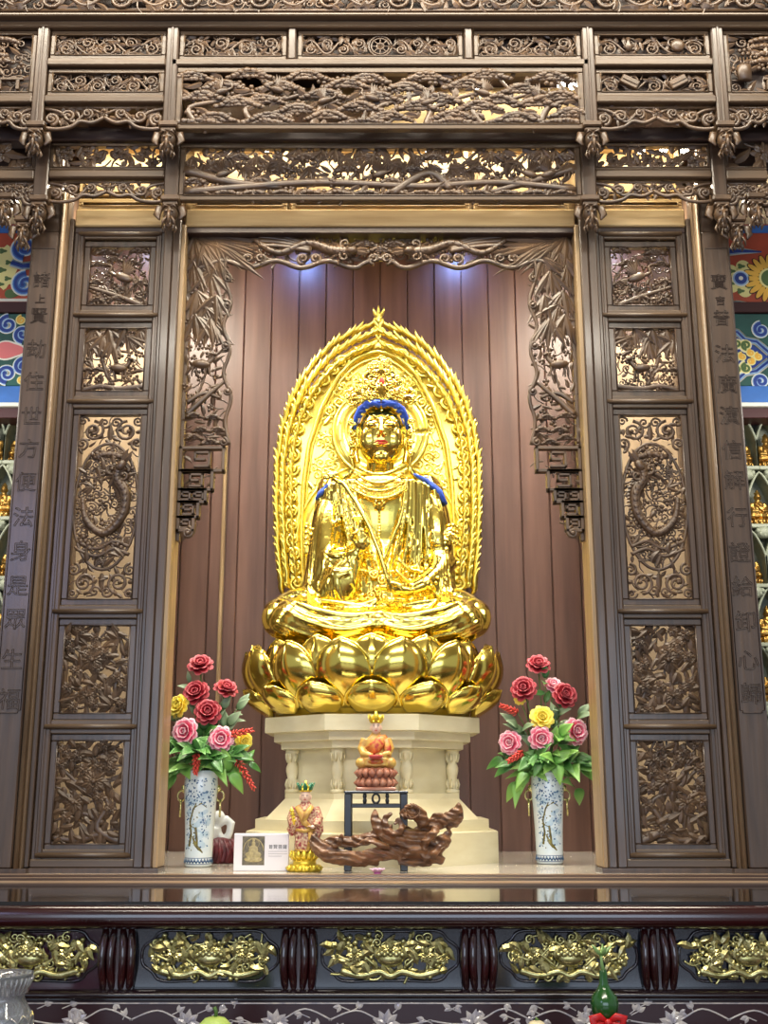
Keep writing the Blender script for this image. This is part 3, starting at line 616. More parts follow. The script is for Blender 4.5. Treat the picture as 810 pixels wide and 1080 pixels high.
for s in (-1,1):
    cm = MB(); c = Carve(cm, YV, 320+s); f = -s
    xo = .945                              # outer |x|
    def U(px, y): return s*abs(VX(px, y))  # measured on the left bracket
    bx = lambda px,y: U(px,y)
    # inner rim: wavy bead with curls
    pts = [(243,258),(237,290),(244,320),(236,345),(243,370),(236,395),(244,420),(238,445),(242,470)]
    c.curve([(bx(x,y), VZ(y)) for x,y in pts], .009,.009,.012)
    for x,y in ((240,295),(240,323),(238,366),(240,414),(236,467)): c.curl(bx(x,y)-f*0.0, VZ(y), .022, pi/2, 1.3, -f, .008,.014)
    cm.box((s*.945,YV,VZ(570)),(s*.93,YV+.04,VZ(245)))
    for x,y,a in ((205,262,-1.2),(215,270,-1.0),(225,262,-.9),(204,290,-1.3),(222,300,-1.6),(208,320,-1.4),(228,325,-1.8),(206,345,-1.2),(222,350,-1.5),(212,280,-1.5),(230,285,-2),(214,335,-1.2)):
        c.bamboo(bx(x,y), VZ(y-12), a if s<0 else pi-a, 7, .17, 1.5, W=.014)
    c.curve([(bx(203,420),VZ(420)),(bx(215,400),VZ(400)),(bx(240,300),VZ(300))], .008,.005,.0)
    c.deer(bx(213,388), VZ(386), .13, f, .014)
    c.curve([(bx(197,438),VZ(438)),(bx(212,424),VZ(424)),(bx(226,412),VZ(412)),(bx(238,402),VZ(402))], .018,.008,.008)
    c.curve([(bx(197,425),VZ(425)),(bx(215,415),VZ(415)),(bx(232,420),VZ(420))], .014,.008,.004)
    for x,y in ((205,440),(225,442),(212,455),(230,455),(205,463),(222,468)): c.pine(bx(x,y), VZ(y), .09, .035, 9)
    c.fill(lambda u,v: True, (min(s*.94,s*.74), VZ(470), max(s*.94,s*.74), VZ(250)), 130, .055,.01,.03,'lllsb', -.006)
    # stepped fret blocks
    for y0,y1,xi in ((473,497,236),(497,517,224),(517,530,217),(530,546,209),(546,560,204)):
        xa, xb = sorted((s*.938, bx(xi,(y0+y1)/2))); za, zb = VZ(y1), VZ(y0); r = .0085
        h = zb-za; w = xb-xa
        for q0,q1 in (((xa,za),(xb,za)),((xa,zb),(xb,zb)),((xa,za),(xa,zb)),((xb,za),(xb,zb))):
            cm.box((q0[0]-r,YV-.018,q0[1]-r),(q1[0]+r,YV+.02,q1[1]+r),.003)
        n = max(1,int(w/h/1.0))
        for i in range(n):
            ux = xa+w*(i+.5)/n; g = min(h,w/n)*.3
            loop = [(ux-g,cz_) for cz_ in ()]
            zc = (za+zb)/2
            for q0,q1 in (((ux-g,zc-g),(ux+g,zc-g)),((ux+g,zc-g),(ux+g,zc+g)),((ux-g,zc+g),(ux+g,zc+g)),((ux-g,zc),(ux-g,zc+g)),((ux-g,zc),(ux+g*.3,zc))):
                cm.box((min(q0[0],q1[0])-r*.7,YV-.014,min(q0[1],q1[1])-r*.7),(max(q0[0],q1[0])+r*.7,YV+.016,max(q0[1],q1[1])+r*.7),.002)
        c.fill(lambda u,v: True, (xa,za,xb,zb), 5, .05,.011,.02,'ls', -.004)
    c.curl(bx(198,566), VZ(562), .028, pi/2, 1.5, -f, .01,.01); c.leaf(bx(194,558),VZ(558),-pi/2,.06,.016,.01)
    cm.build('side_bracket', M['carve'], t)
# ================================================================ stone pedestal (stepped octagon)
PC = Vector((-.04, 5.9, 0))
t = thing('stone_pedestal', 'stepped octagonal cream stone pedestal under the gilded lotus throne', 'pedestal', (PC.x, PC.y, FLOORZ))
def zf(y): return ZY(y, 5.38)
def octa(m, prof):
    m.lathe([(a/cos(pi/8), z) for a, z in prof], PC, 8, 1.0, True, pi/8, False)
def slab(name, prof):
    m = MB(); octa(m, prof); return m.build(name, M['stone'], t)
slab('base_step', [(.612,FLOORZ),(.612,ZY(879,5.3)-.004),(.606,ZY(879,5.3))])
slab('second_step', [(.57,ZY(879,5.3)),(.57,ZY(866,5.33))])
slab('sloping_step', [(.525,ZY(866,5.33)),(.5,ZY(860,5.36)),(.46,ZY(850,5.4)),(.432,ZY(843,5.45)),(.432,zf(837))])
slab('waist', [(.37,zf(837)),(.37,zf(788))])
slab('lower_cornice', [(.455,zf(788)),(.455,zf(780))])
slab('middle_cornice', [(.49,zf(780)),(.49,zf(771)),(.5,zf(770))])
slab('top_slab', [(.535,zf(770)),(.535,zf(753)-.004),(.53,zf(753))])
za, zb = zf(837), zf(788); h = zb-za
for k in range(8):
    a = pi/8+k*pi/4; r = .40/cos(pi/8)
    for da in (0,):
        m = MB(); c0 = (PC.x+r*cos(a), PC.y+r*sin(a), za)
        m.lathe([(.034,0),(.034,h*.08),(.026,h*.1),(.03,h*.2),(.024,h*.3),(.022,h*.34),(.03,h*.5),(.03,h*.58),(.022,h*.68),(.026,h*.72),(.03,h*.86),(.034,h*.9),(.034,h)], c0, 14)
        for q in range(7):
            b = 2*pi*q/7; d = Vector((cos(b),sin(b),0)); o = Vector(c0)
            m.sweep([o+d*.028+Vector((0,0,h*.1)),o+d*.034+Vector((0,0,h*.2)),o+d*.026+Vector((0,0,h*.32))],[.01,.011,.003],[.004]*3,4,up=d); m.sweep([o+d*.026+Vector((0,0,h*.7)),o+d*.033+Vector((0,0,h*.8)),o+d*.034+Vector((0,0,h*.9))],[.004,.011,.008],[.004]*3,4,up=d)
        m.build('pillar', M['stone'], t)
# ================================================================ lotus throne
LC = Vector((-.04, 5.9, zf(753)))
LH = ZY(671, 5.35) - LC.z
t = thing('lotus_throne', 'big polished gold lotus throne of large petals on the stone pedestal', 'lotus throne', LC)
def lot_r(v): return .52 + .125*sin(min(1,v*1.25)*pi/2) - .02*max(0,v-.75)
def lpetal(a, half, z0, z1, rk, bul, tipout):
    m = MB(); hh = z1-z0
    def fn(u, v):
        q = 2*u-1; v2 = v
        sh = (sin(pi*min(1,(.16+.84*v2))**1.1)**.62 if v2 < 1 else 0.0); sh = max(sh, .02)
        an = a + q*half*sh
        rr = lot_r((z0+hh*v-LC.z)/LH)*rk + bul*(1-q*q)*sin(pi*min(1,v*.9+.06)) + tipout*v**3 + .012*(1-abs(q))**6*v
        return LC + Vector((rr*cos(an), rr*sin(an)*.94, z0+hh*v-LC.z))
    m.grid(fn, 12, 14, .012)
    rimp = [fn(0, j/14) for j in range(3,15)] + [fn(1, j/14) for j in range(13,2,-1)]
    m.sweep(rimp, .0065, .0065, 5)
    m.build('petal', M['gold'], t)
n = 14
for k in range(n): lpetal(-pi/2+2*pi*(k+.5)/n, pi/n*1.08, LC.z+.03, LC.z+LH*.97, .97, .055, .03)
for k in range(n): lpetal(-pi/2+2*pi*k/n, pi/n*1.0, LC.z+.1, LC.z+LH*1.03, .94, .03, .0)
for k in range(n): lpetal(-pi/2+2*pi*k/n, pi/n*.98, LC.z+.005, LC.z+LH*.4, 1.02, .06, .04)
m = MB(); m.lathe([(.5,0),(.53,.05),(.55,LH*.4),(.55,LH*.74),(.5,LH*.78),(0.02,LH*.78)], LC, 40, .94); m.build('seed_cup', M['gold'], t)
# ================================================================ mandorla
YM = 6.3
def H2(x, y): p = P(x,y,YM); return (p.x, p.z)
out_px = [(292,640),(287,590),(285,540),(285.5,490),(290,455),(298,425),(309,400),(325,376),(344,356),(366,341),(384,333),(395,328),(399,323)]
OUTL = [H2(x,y) for x,y in out_px]; OUTR = [H2(797-x if x<398 else 399, y) for x,y in out_px][::-1]
OUT_ALL = OUTL + OUTR[1:]
def resample(pl, n):
    L = [0]
    for i in range(1,len(pl)): L.append(L[-1]+hypot(pl[i][0]-pl[i-1][0],pl[i][1]-pl[i-1][1]))
    o = []; j = 0
    for i in range(n+1):
        d = L[-1]*i/n
        while j < len(L)-2 and L[j+1] < d: j += 1
        q = (d-L[j])/(L[j+1]-L[j]+1e-9); o.append((pl[j][0]+(pl[j+1][0]-pl[j][0])*q, pl[j][1]+(pl[j+1][1]-pl[j][1])*q))
    return o
t = thing('flame_mandorla', 'tall pointed gold mandorla with flame border behind the seated gilded statue', 'mandorla', (0,YM,LC.z+LH*.78))
cc = H2(398.5, 520)
shr = lambda p, k: (cc[0]+(p[0]-cc[0])*k, cc[1]+(p[1]-cc[1])*k)
m = MB(); poly = [shr(p,.85) for p in OUT_ALL]; zl = LC.z+LH*.78; poly = [(poly[0][0]*.8,zl)]+poly+[(poly[-1][0]*.8,zl)]; m.prism(poly[::-1], YM, YM+.05); m.build('back_plate', M['goldm'], t)
fm = MB(); c = Carve(fm, YM, 5)
for ring,(k,L,n,w,wd) in enumerate(((1.012,.17,40,.0,.0145),(.955,.16,38,.016,.0145),(.885,.11,38,.03,.009))):
    for side, pl in ((1,OUTL),(-1,OUTR[::-1])):
        rs = resample(pl, n)
        for i in range(n):
            a = atan2(rs[i+1][1]-rs[i][1], rs[i+1][0]-rs[i][0]); q = c.r.uniform(.92,1.08)
            s0 = shr(rs[i], k-.10); L2 = L*q*(1 if i < n-4 else .75)
            pts = []; x, y, aa = s0[0], s0[1], a+.95*side
            for j in range(9): pts.append((x, YM-w-.005*j, y)); aa += (-.30 if j < 4 else .2)*side; x += cos(aa)*L2/8; y += sin(aa)*L2/8
            fm.sweep(pts, [wd*f for f in (.4,.8,1.05,1.2,1.15,1.0,.8,.5,.08)], [.017*f for f in (.6,.9,1,1,1,.9,.7,.5,.15)], 6)
            if ring == 1: c.curl(pts[2][0], pts[2][2], .018, a+pi, 1.2, -side, .0065, w+.016)
c.leaf(-.01, OUTL[-1][1]-.2, pi/2, .19, .02, .034)
fm.build('flame_border', M['goldm'], t)
sm = MB(); c = Carve(sm, YM, 6)
for side, pl in ((1,OUTL),(-1,OUTR[::-1])):
    rs = resample(pl, 20)
    for i in range(20):
        p = shr(rs[i], .80); c.curl(p[0], p[1], .042, c.r.uniform(0,6), 1.6, -side, .0115, .02)
        p = shr(rs[i], .765); c.leaf(p[0], p[1]+.03, c.r.uniform(0,6), .05, .011, .006, bend=.8)
        p2 = shr(rs[i], .845); c.curl(p2[0], p2[1]+.045, .018, c.r.uniform(0,6), 1.2, side, .006, .012)
sm.build('spiral_border', M['goldm'], t)
inn_px = [(322,640),(319,600),(318.5,560),(320,515),(326,470),(339,432),(356,399),(371,383),(385,375),(399,372)]
INL = [H2(x,y) for x,y in inn_px]; INR = [H2(797-x if x<398 else 399,y) for x,y in inn_px][::-1]
m = MB(); al = resample(INL+INR[1:], 70); m.sweep([(u,YM-.02,v) for u,v in al], .013,.016,8); al2 = [shr(p,.955) for p in al]; m.sweep([(u,YM-.012,v) for u,v in al2], .007,.008,6); m.build('inner_rim', M['goldm'], t)
sm = MB(); c = Carve(sm, YM, 8)
def inside_arch(u, v):
    for i in range(len(al)-1):
        if al[i][1] <= v < al[i+1][1] and i < 35: return abs(u-cc[0]) < abs(al[i][0]-cc[0])*.9
    return False
hc = H2(401,458); bc = H2(400,572)
hr, br = .30, .5
c.fill(lambda u,v: inside_arch(u,v) and hypot(u-hc[0],v-hc[1]) > .27 and (hypot(u-bc[0],v-bc[1]) > .47 or v > hc[1]+.05), (-.5,2.5,.5,3.9), 210, .075,.0125,.037,'cccls', .004)
for s in (-1,1):
    for i in range(5): c.curl(hc[0]+s*(.08+.055*i), hc[1]+.36-.055*i, .04, pi/2, 1.5, s, .009, .012)
sm.build('scroll_field', M['goldm'], t)
def ring(name, ctr, r0, r1, a0, a1, y, mt, dec=0):
    m = MB(); nn = 56
    for rr, th in ((r0,.008),(r1,.011)): m.sweep([(ctr[0]+rr*cos(a0+(a1-a0)*i/nn), y-.006, ctr[1]+rr*sin(a0+(a1-a0)*i/nn)) for i in range(nn+1)], th, th, 6)
    def fn(u,v): rr = r1+(r0-r1)*v; a = a1+(a0-a1)*u; return (ctr[0]+rr*cos(a), y, ctr[1]+rr*sin(a))
    m.grid(fn, nn, 1, .012)
    if dec:
        c = Carve(m, y, 4)
        for i in range(dec): a = a0+(a1-a0)*(i+.5)/dec; c.rosette(ctr[0]+(r0+r1)/2*cos(a), ctr[1]+(r0+r1)/2*sin(a), (r1-r0)*.36, 6, .002)
    m.build(name, mt, t)
ring('body_halo_ring', bc, .36, .475, -.2, pi+.2, YM-.012, M['goldm'], 12)
ring('head_halo_ring', hc, .2, .275, 0, 2*pi, YM-.04, M['goldm'], 14)
# ================================================================ seated statue
t = thing('gilded_statue', 'seated polished gold statue with crown, blue hair and long sceptre on the lotus throne', 'statue', (0,5.88,LC.z+LH*.78))
S = lambda x, y, Y: P(x, y, Y)
def Yt(x, y, k=.0): return 5.9-.205*sqrt(max(.02,1-((x-400)/84)**2))-k
def Yl(x, y, k=.0): return 5.88-.36*sqrt(max(.02,1-((x-397)/126)**2))-k
b = MB()
ssweep(b,[S(399,655,5.9),S(399,620,5.9),S(400,575,5.9),S(400,535,5.9),S(400,512,5.9),S(400,500,5.9),S(401,488,5.89)], [.33,.3,.25,.285,.25,.1,.07],[.2,.2,.17,.18,.15,.09,.07], 40)
for sx in (-1,1): b.ball(S(400+sx*48,517,5.9),(.095,.1,.095),14,10)
b.ball(S(397,662,5.86),(.535,.37,.14),64,32)
for sx in (-1,1):      # thighs, knees, shins
    b.ball(S(397+sx*80,656,5.63),(.165,.15,.125),28,18); ssweep(b,[S(397+sx*30,645,5.85),S(397+sx*78,645,5.72),S(397+sx*100,651,5.66)],[.13,.125,.1],[.1,.1,.085],28)
    ssweep(b,[S(397+sx*102,653,5.66),S(397+sx*60,660,5.56),S(397-sx*10,657,5.53)],[.1,.09,.06],[.09,.08,.05],28)
    b.ball(S(397+sx*101,652,5.68),(.1,.13,.105),14,10)
# arms
ssweep(b,[S(350,517,5.88),S(344,555,5.86),S(344,592,5.78)],[.08,.075,.065],None,24); ssweep(b,[S(336,592,5.78),S(358,592,5.66),S(379,583,5.58)],[.07,.055,.036],None,24)
ssweep(b,[S(452,517,5.88),S(461,555,5.87),S(463,592,5.8)],[.08,.072,.06],None,24); ssweep(b,[S(470,592,5.8),S(452,612,5.64),S(432,622,5.54)],[.065,.05,.034],None,24)
# raised hand
hp = S(383,572,5.56); b.ball(hp,(.038,.024,.05),12,8)
for i,(dx,l,cu) in enumerate(((-.03,.075,.0),(-.01,.085,.01),(.01,.06,.05),(.028,.05,.055))):
    p0 = hp+Vector((dx,0,.03)); b.sweep([p0,p0+Vector((dx*.3,-.012-cu*.3,l*.5)),p0+Vector((dx*.4,-.02-cu,l*(1-cu*9)))],[.0115,.0105,.0085],None,7)
b.sweep([hp+Vector((-.03,0,-.02)),hp+Vector((-.058,-.02,.015)),hp+Vector((-.045,-.035,.045))],[.014,.012,.009],None,7)
# hand in the lap
lp = S(424,623,5.5); b.ball(lp,(.065,.05,.022),12,8)
for i in range(4):
    p0 = lp+Vector((-.045,-.03+.022*i,.006)); b.sweep([p0,p0+Vector((-.05,-.006,.01)),p0+Vector((-.085+.008*abs(i-1.5),-.004,.004))],[.0125,.011,.008],None,7)
b.sweep([lp+Vector((.0,-.04,.01)),lp+Vector((-.04,-.05,.03)),lp+Vector((-.07,-.045,.03))],[.014,.012,.009],None,7)
# sleeves and skirts of the robe
ssweep(b,[S(354,508,5.88),S(347,548,5.8),S(344,590,5.76),S(339,630,5.74),S(333,642,5.74)],[.06,.088,.1,.11,.1],[.07,.08,.09,.09,.07],28)
ssweep(b,[S(372,590,5.62),S(362,610,5.62),S(355,634,5.66)],[.05,.085,.11],[.05,.06,.06],28)
ssweep(b,[S(448,508,5.88),S(459,545,5.82),S(462,580,5.8)],[.06,.075,.07],[.07,.08,.08],28); ssweep(b,[S(461,600,5.76),S(463,622,5.72),S(470,642,5.72)],[.065,.08,.08],None,28)
from mathutils.bvhtree import BVHTree
base = remesh(b, .0075, 5); TREE = BVHTree.FromPolygons([Vector(p) for p in base.v], base.f)
EYEP = Vector((0,0,EYE))
def hit(x, y):
    d = (P(x,y,5.0)-EYEP).normalized(); h = TREE.ray_cast(EYEP, d)
    return h[0]
def drape(lst, r, sink=.35):
    """cloth folds following the body surface"""
    for pl in lst:
        pts = [hit(x,y) for x,y in spl(pl, 9)]; pts = [p for p in pts if p is not None]
        if len(pts) < 5: continue
        sm = [pts[0]]+[(pts[i-1]+pts[i]+pts[i+1])/3 for i in range(1,len(pts)-1)]+[pts[-1]]; sm = [sm[0]]+[(sm[i-1]+sm[i]+sm[i+1])/3 for i in range(1,len(sm)-1)]+[sm[-1]]
        seg = [[sm[0]]]
        for p in sm[1:]:
            if (p-seg[-1][-1]).length > .09: seg.append([p])
            else: seg[-1].append(p)
        for g in seg:
            k = len(g)
            if k < 4: continue
            rr = [r*(.35+.65*sin(pi*(i+.6)/(k+.2))) for i in range(k)]; b.sweep([p+Vector((0,-r*(1-sink)*.6,0)) for p in g], rr, rr, 8)
def folds(lst, r, Yf, k=0.0):
    for pl in lst:
        n = 10; q = [pl[0]]+list(pl)+[pl[-1]]; out = []
        for i in range(1,len(q)-2):
            for j in range(n):
                tt = j/n; out.append(tuple(.5*((2*q[i][a])+(-q[i-1][a]+q[i+1][a])*tt+(2*q[i-1][a]-5*q[i][a]+4*q[i+1][a]-q[i+2][a])*tt*tt+(-q[i-1][a]+3*q[i][a]-3*q[i+1][a]+q[i+2][a])*tt**3) for a in (0,1)))
        out.append(pl[-1]); b.sweep([S(x,y,Yf(x,y,k)) for x,y in out], r, r, 7)
# chest edges, shawl folds, sleeves
folds([[(372,505),(380,540),(398,570),(404,600)],[(366,505),(372,545),(384,580),(390,615)],[(359,507),(364,550),(372,590),(376,625)],[(352,510),(352,550),(356,590),(362,628)],[(344,515),(342,560),(338,600),(330,634)],[(337,525),(334,565),(326,605),(321,632)],[(349,520),(345,560),(344,600),(341,634)],
       [(428,505),(424,540),(414,568),(405,590)],[(434,505),(432,545),(428,580),(420,610)],[(441,507),(440,550),(438,590),(436,622)],[(448,510),(448,545),(450,580),(446,610)],[(458,516),(464,550),(466,585)],[(466,530),(474,560),(474,590),(478,632)],[(404,600),(402,620),(400,640)],[(390,600),(392,620),(390,640)],[(412,600),(414,622),(416,640)]], .0125, Yt, -.012)
folds([[(330,560),(345,575),(365,580)],[(327,575),(345,592),(368,592)],[(324,595),(342,608),(366,604)],[(352,600),(358,618),(366,634)],[(345,604),(348,620),(352,636)],[(372,600),(372,618),(378,636)],[(420,590),(432,600),(446,604)],[(418,602),(430,612),(440,614)],[(455,560),(462,566),(474,564)],[(456,570),(464,576),(476,574)],[(340,545),(350,552),(360,548)]], .012, Yt, .02)
folds([[(338,530),(334,560),(330,600),(326,636)],[(342,522),(338,560),(336,605),(333,638)],[(347,512),(346,545),(349,585),(351,630)],[(355,508),(358,550),(364,595),(369,632)],[(363,506),(369,550),(378,590),(384,628)],[(370,506),(376,540),(388,572),(397,605)],[(332,540),(328,585),(322,630)],
       [(430,506),(428,540),(420,575),(411,605)],[(437,506),(437,550),(433,590),(428,618)],[(444,508),(444,550),(443,590),(441,625)],[(452,512),(455,545),(460,580),(458,615)],[(462,520),(469,555),(471,600),(470,634)],[(470,545),(477,585),(480,630)],[(460,600),(462,620),(468,638)],[(468,600),(472,620),(479,638)],[(356,600),(352,618),(349,638)],[(368,602),(371,620),(374,638)]], .0085, Yt, -.006)
folds([[(294,641),(328,656),(368,660),(400,644)],[(292,650),(322,667),(368,669),(400,653)],[(298,668),(332,679),(372,681),(400,674)],[(305,634),(340,640),(376,643),(398,634)],[(503,641),(469,654),(431,659),(403,650)],[(506,651),(472,665),(434,668),(404,660)],[(498,669),(466,678),(430,680),(402,676)],[(492,632),(458,638),(426,642),(402,636)],[(318,660),(345,668),(374,667)],[(480,662),(456,668),(430,666)]], .009, Yl, -.012)
# drapery over the crossed legs
folds([[(296,636),(330,650),(370,655),(400,640)],[(290,645),(325,662),(370,664),(400,648)],[(288,655),(320,670),(365,672),(400,658)],[(300,632),(335,642),(372,646),(396,636)],[(310,630),(345,634),(378,638),(398,632)],[(292,664),(330,674),(370,677),(400,668)],
       [(500,636),(468,650),(430,655),(402,645)],[(506,646),(470,660),(432,664),(404,655)],[(507,656),(474,668),(436,672),(404,664)],[(496,631),(462,642),(430,646),(402,637)],[(488,630),(455,634),(424,638)],[(504,664),(468,674),(430,677),(402,672)],
       [(386,640),(384,655),(380,672)],[(393,640),(393,656),(391,674)],[(401,640),(402,656),(402,674)],[(409,642),(411,656),(413,673)]], .0125, Yl, -.02)
L_ = []
for i in range(9):      # shawl falling from the shoulders, sleeves
    q = i/8; L_.append([(352-14*q,512+14*q),(350-16*q,548),(347-20*q,590),(352-28*q,634)])
    L_.append([(446+16*q,508+14*q),(448+20*q,545),(448+24*q,585),(446+32*q,632)])
for i in range(6):
    q = i/5; L_.append([(372-10*q,508),(378-12*q,545),(388-18*q,580),(392-22*q,616)]); L_.append([(428+9*q,508),(424+12*q,545),(416+18*q,580),(410+20*q,612)])
drape(L_, .0085)
L_ = []
for i in range(7):      # sleeve swags under the forearms
    q = i/6; L_.append([(330-4*q,560+10*q),(344,574+10*q),(362,580+8*q)]); L_.append([(340,590+7*q),(352,602+6*q),(368,600+5*q)]); L_.append([(458,566+9*q),(466,572+9*q),(476,566+9*q)])
for i in range(5): q = i/4; L_.append([(370+6*q,592),(372+6*q,612),(378+7*q,634)]); L_.append([(352+4*q,604),(354+3*q,620),(360+2*q,637)]); L_.append([(448+6*q,612),(454+6*q,624),(462+6*q,637)])
drape(L_, .008)
L_ = []
for i in range(10):     # swags of the skirt over the crossed legs
    q = i/9; L_.append([(288+12*q,664-30*q),(318+6*q,676-26*q),(355,682-28*q),(396,676-32*q)]); L_.append([(508-12*q,664-30*q),(478-6*q,676-26*q),(440,682-28*q),(400,676-32*q)])
drape(L_, .0125)
drape([[(298,642),(326,656),(362,664),(396,658)],[(290,655),(322,669),(362,674),(394,668)],[(308,634),(338,645),(370,650),(398,646)],[(498,642),(470,656),(434,664),(402,658)],[(506,655),(474,669),(434,674),(404,668)],[(488,634),(458,645),(428,650),(400,646)]], .02, .55)
L_ = [[(384+4*i,640),(383+4.4*i,655),(380+5*i,672),(378+5.4*i,684)] for i in range(8)]
drape(L_, .01)
body = remesh(b, .0058, 3)
bo = body.build('body', M['gold'], t)
# collar, necklace, armlets, girdle
o = MB(); c = Carve(o, 0, 9)
def orn(lst, rr, k=.02, fn=None):
    for x,y in lst: o.ball(S(x,y,(fn or Yt)(x,y,k)), (rr,rr*.7,rr), 7, 5)
for row,(y0,w,dep,rr) in enumerate(((494,20,8,.0105),(499,25,13,.0105),(505,29,16,.0095),(512,32,17,.009))):
    nn = 17+4*row
    for i in range(nn+1): q = -1+2*i/nn; o.ball(S(400+w*q, y0+dep*(1-q*q)*.8, Yt(400+w*q,0,-.03+.006*row)-.03*(1-q*q)), (rr,rr*.8,rr), 7, 5)
for i in range(5):
    for q in (-1,1):
        x = 400+q*(4+6*i); y = 524-i*2.2; c.Y = Yt(x,y,.0)+.0; pp = S(x,y,c.Y); c.curl(pp.x, pp.z, .02, 1.5, 1.4, q, .006, .0)
pp = S(400,532,Yt(400,0,-.0)); c.Y = pp.y
c.rosette(pp.x, pp.z, .036, 8, .0)
for i in range(9): o.ball(S(400,540+3.4*i,Yt(400,0,-.012)), .0085, 6, 5)
o.build('necklace', M['gold'], t)
for sx, x0 in ((-1,336),(1,469)):
    o = MB(); c.mb = o
    for yy in (556,562,568,574):
        for i in range(7): x = x0-13+26*i/6; o.ball(S(x,yy+2*sin(i),5.78-.03*sin(pi*i/6)), .012, 6, 4)
    c.Y = 5.74; pp = S(x0,564,5.74); c.rosette(pp.x,pp.z,.05,8,.0); o.build('armlet', M['gold'], t)
o = MB(); c.mb = o
for i in range(24): 
    x = 362+76*i/23; o.ball(S(x,598+6*sin(pi*i/23),Yt(x,0,.012)), .011, 6, 4)
for x,y in ((395,605),(403,612),(398,622),(405,630),(392,628)): c.Y = Yt(x,y,.02); pp = S(x,y,c.Y); c.curl(pp.x,pp.z,.026,.5*x,1.5,1,.008,0)
o.build('girdle', M['gold'], t)
for x,y in ((372,585),(452,610)):
    o = MB()
    for i in range(10): o.ball(S(x,y,5.6)+Vector((.045*cos(i*.628),.0,.045*sin(i*.628)))+Vector((0,-.02,0)), .011, 6, 4)
    o.build('bracelet', M['gold'], t)
# sceptre
m = MB(); m.sweep([S(349,503,5.55),S(362,510,5.52),S(376,530,5.5),S(390,556,5.48),(S(400,582,5.46)),S(407,604,5.45),S(412,624,5.45)],[.014,.0115,.011,.011,.011,.011,.014],None,8)
for dx,dy,r in ((0,0,.026),(-4,1.5,.02),(3.5,-2,.02),(-1,-3.5,.018)): m.ball(S(349+dx,502+dy,5.54),(r,r*.6,r*.8),10,7)
m.build('sceptre', M['gold'], t)
# head
HC = S(402,463,5.84); 
hd = MB(); q = lambda x,y,z: HC+Vector((x,y,z))
hd.ball(q(0,.02,.05),(.126,.13,.15),26,20); hd.ball(q(0,-.008,-.01),(.122,.112,.155),26,20); hd.ball(q(0,-.07,-.125),(.045,.04,.036),12,8)
for s in (-1,1):
    hd.ball(q(s*.066,-.068,-.02),(.05,.042,.075),14,10); hd.ball(q(s*.052,-.1,.05),(.032,.02,.02),14,10)
    hd.sweep([q(s*.012,-.117,.078),q(s*.035,-.12,.093),q(s*.062,-.108,.097),q(s*.094,-.076,.08)],[.005,.0065,.006,.004],None,7)
    hd.sweep([q(s*.02,-.112,.043),q(s*.05,-.119,.037),q(s*.082,-.094,.044)],[.004,.005,.003],None,6)
    hd.ball(q(s*.016,-.133,-.015),(.013,.015,.011),8,6)
    hd.sweep([q(s*.132,.02,.09),q(s*.138,.0,.06),q(s*.136,.01,.0),q(s*.139,.0,-.08),q(s*.131,.0,-.14)],[.012,.02,.016,.016,.022],[.02,.03,.02,.018,.02],10)
hd.sweep([q(0,-.115,.085),q(0,-.13,.045),q(0,-.148,-.006)],[.011,.012,.016],None,8)
hd.sweep([q(-.036,-.106,-.062),q(0,-.126,-.07),q(.036,-.106,-.062)],[.006,.010,.006],None,7)
hd.sweep([q(0,.0,-.1),q(0,.03,-.19),S(401,494,5.9)],[.075,.07,.085],None,16)
hm = remesh(hd, .004, 6).build('head', M['gold'], t)
m = MB()
m.sweep([q(-.034,-.112,-.053),q(-.014,-.13,-.049),q(0,-.131,-.0515),q(.014,-.13,-.049),q(.034,-.112,-.053)],[.003,.006,.006,.006,.003],None,8); m.sweep([q(-.028,-.115,-.062),q(0,-.133,-.066),q(.028,-.115,-.062)],[.003,.0075,.003],None,8)
m.build('lips', M['red'], hm, label='red painted lips')
for s in (-1,1):
    m = MB(); m.sweep([q(s*.022,-.116,.043),q(s*.05,-.1225,.0395),q(s*.082,-.0975,.045)],[.0012,.0026,.0012],None,6); m.build('eye_line', M['ink'], hm, label='dark line of a half closed eye')
m = MB()
m.ball(q(0,.04,.07),(.136,.118,.12),20,12)
for s in (-1,1):
    m.sweep([q(s*.004,-.112,.15),q(s*.03,-.118,.166),q(s*.075,-.1,.166),q(s*.115,-.066,.148),q(s*.137,-.045,.105),q(s*.142,-.03,.045)],[.014,.019,.02,.018,.015,.007],None,9)
    for k in range(6): u = k/5; m.ball(q(s*(.02+.1*u),-.122+.07*u*u,.172-.06*u*u),(.02,.014,.012),8,5)
m.build('hair', M['blue'], t, label='blue painted hair')
for pl, w in (([(333,527),(338,520),(346,511)],.016),([(436,500),(450,507),(462,517),(468,530)],.017),([(452,510),(464,518),(471,532)],.014)):
    m = MB(); m.sweep([S(x,y,5.775) for x,y in pl], [.006]+[w]*(len(pl)-2)+[.008], [.014]*len(pl), 8); m.build('hair_lock', M['blue'], t, label='blue hair falling on a shoulder')
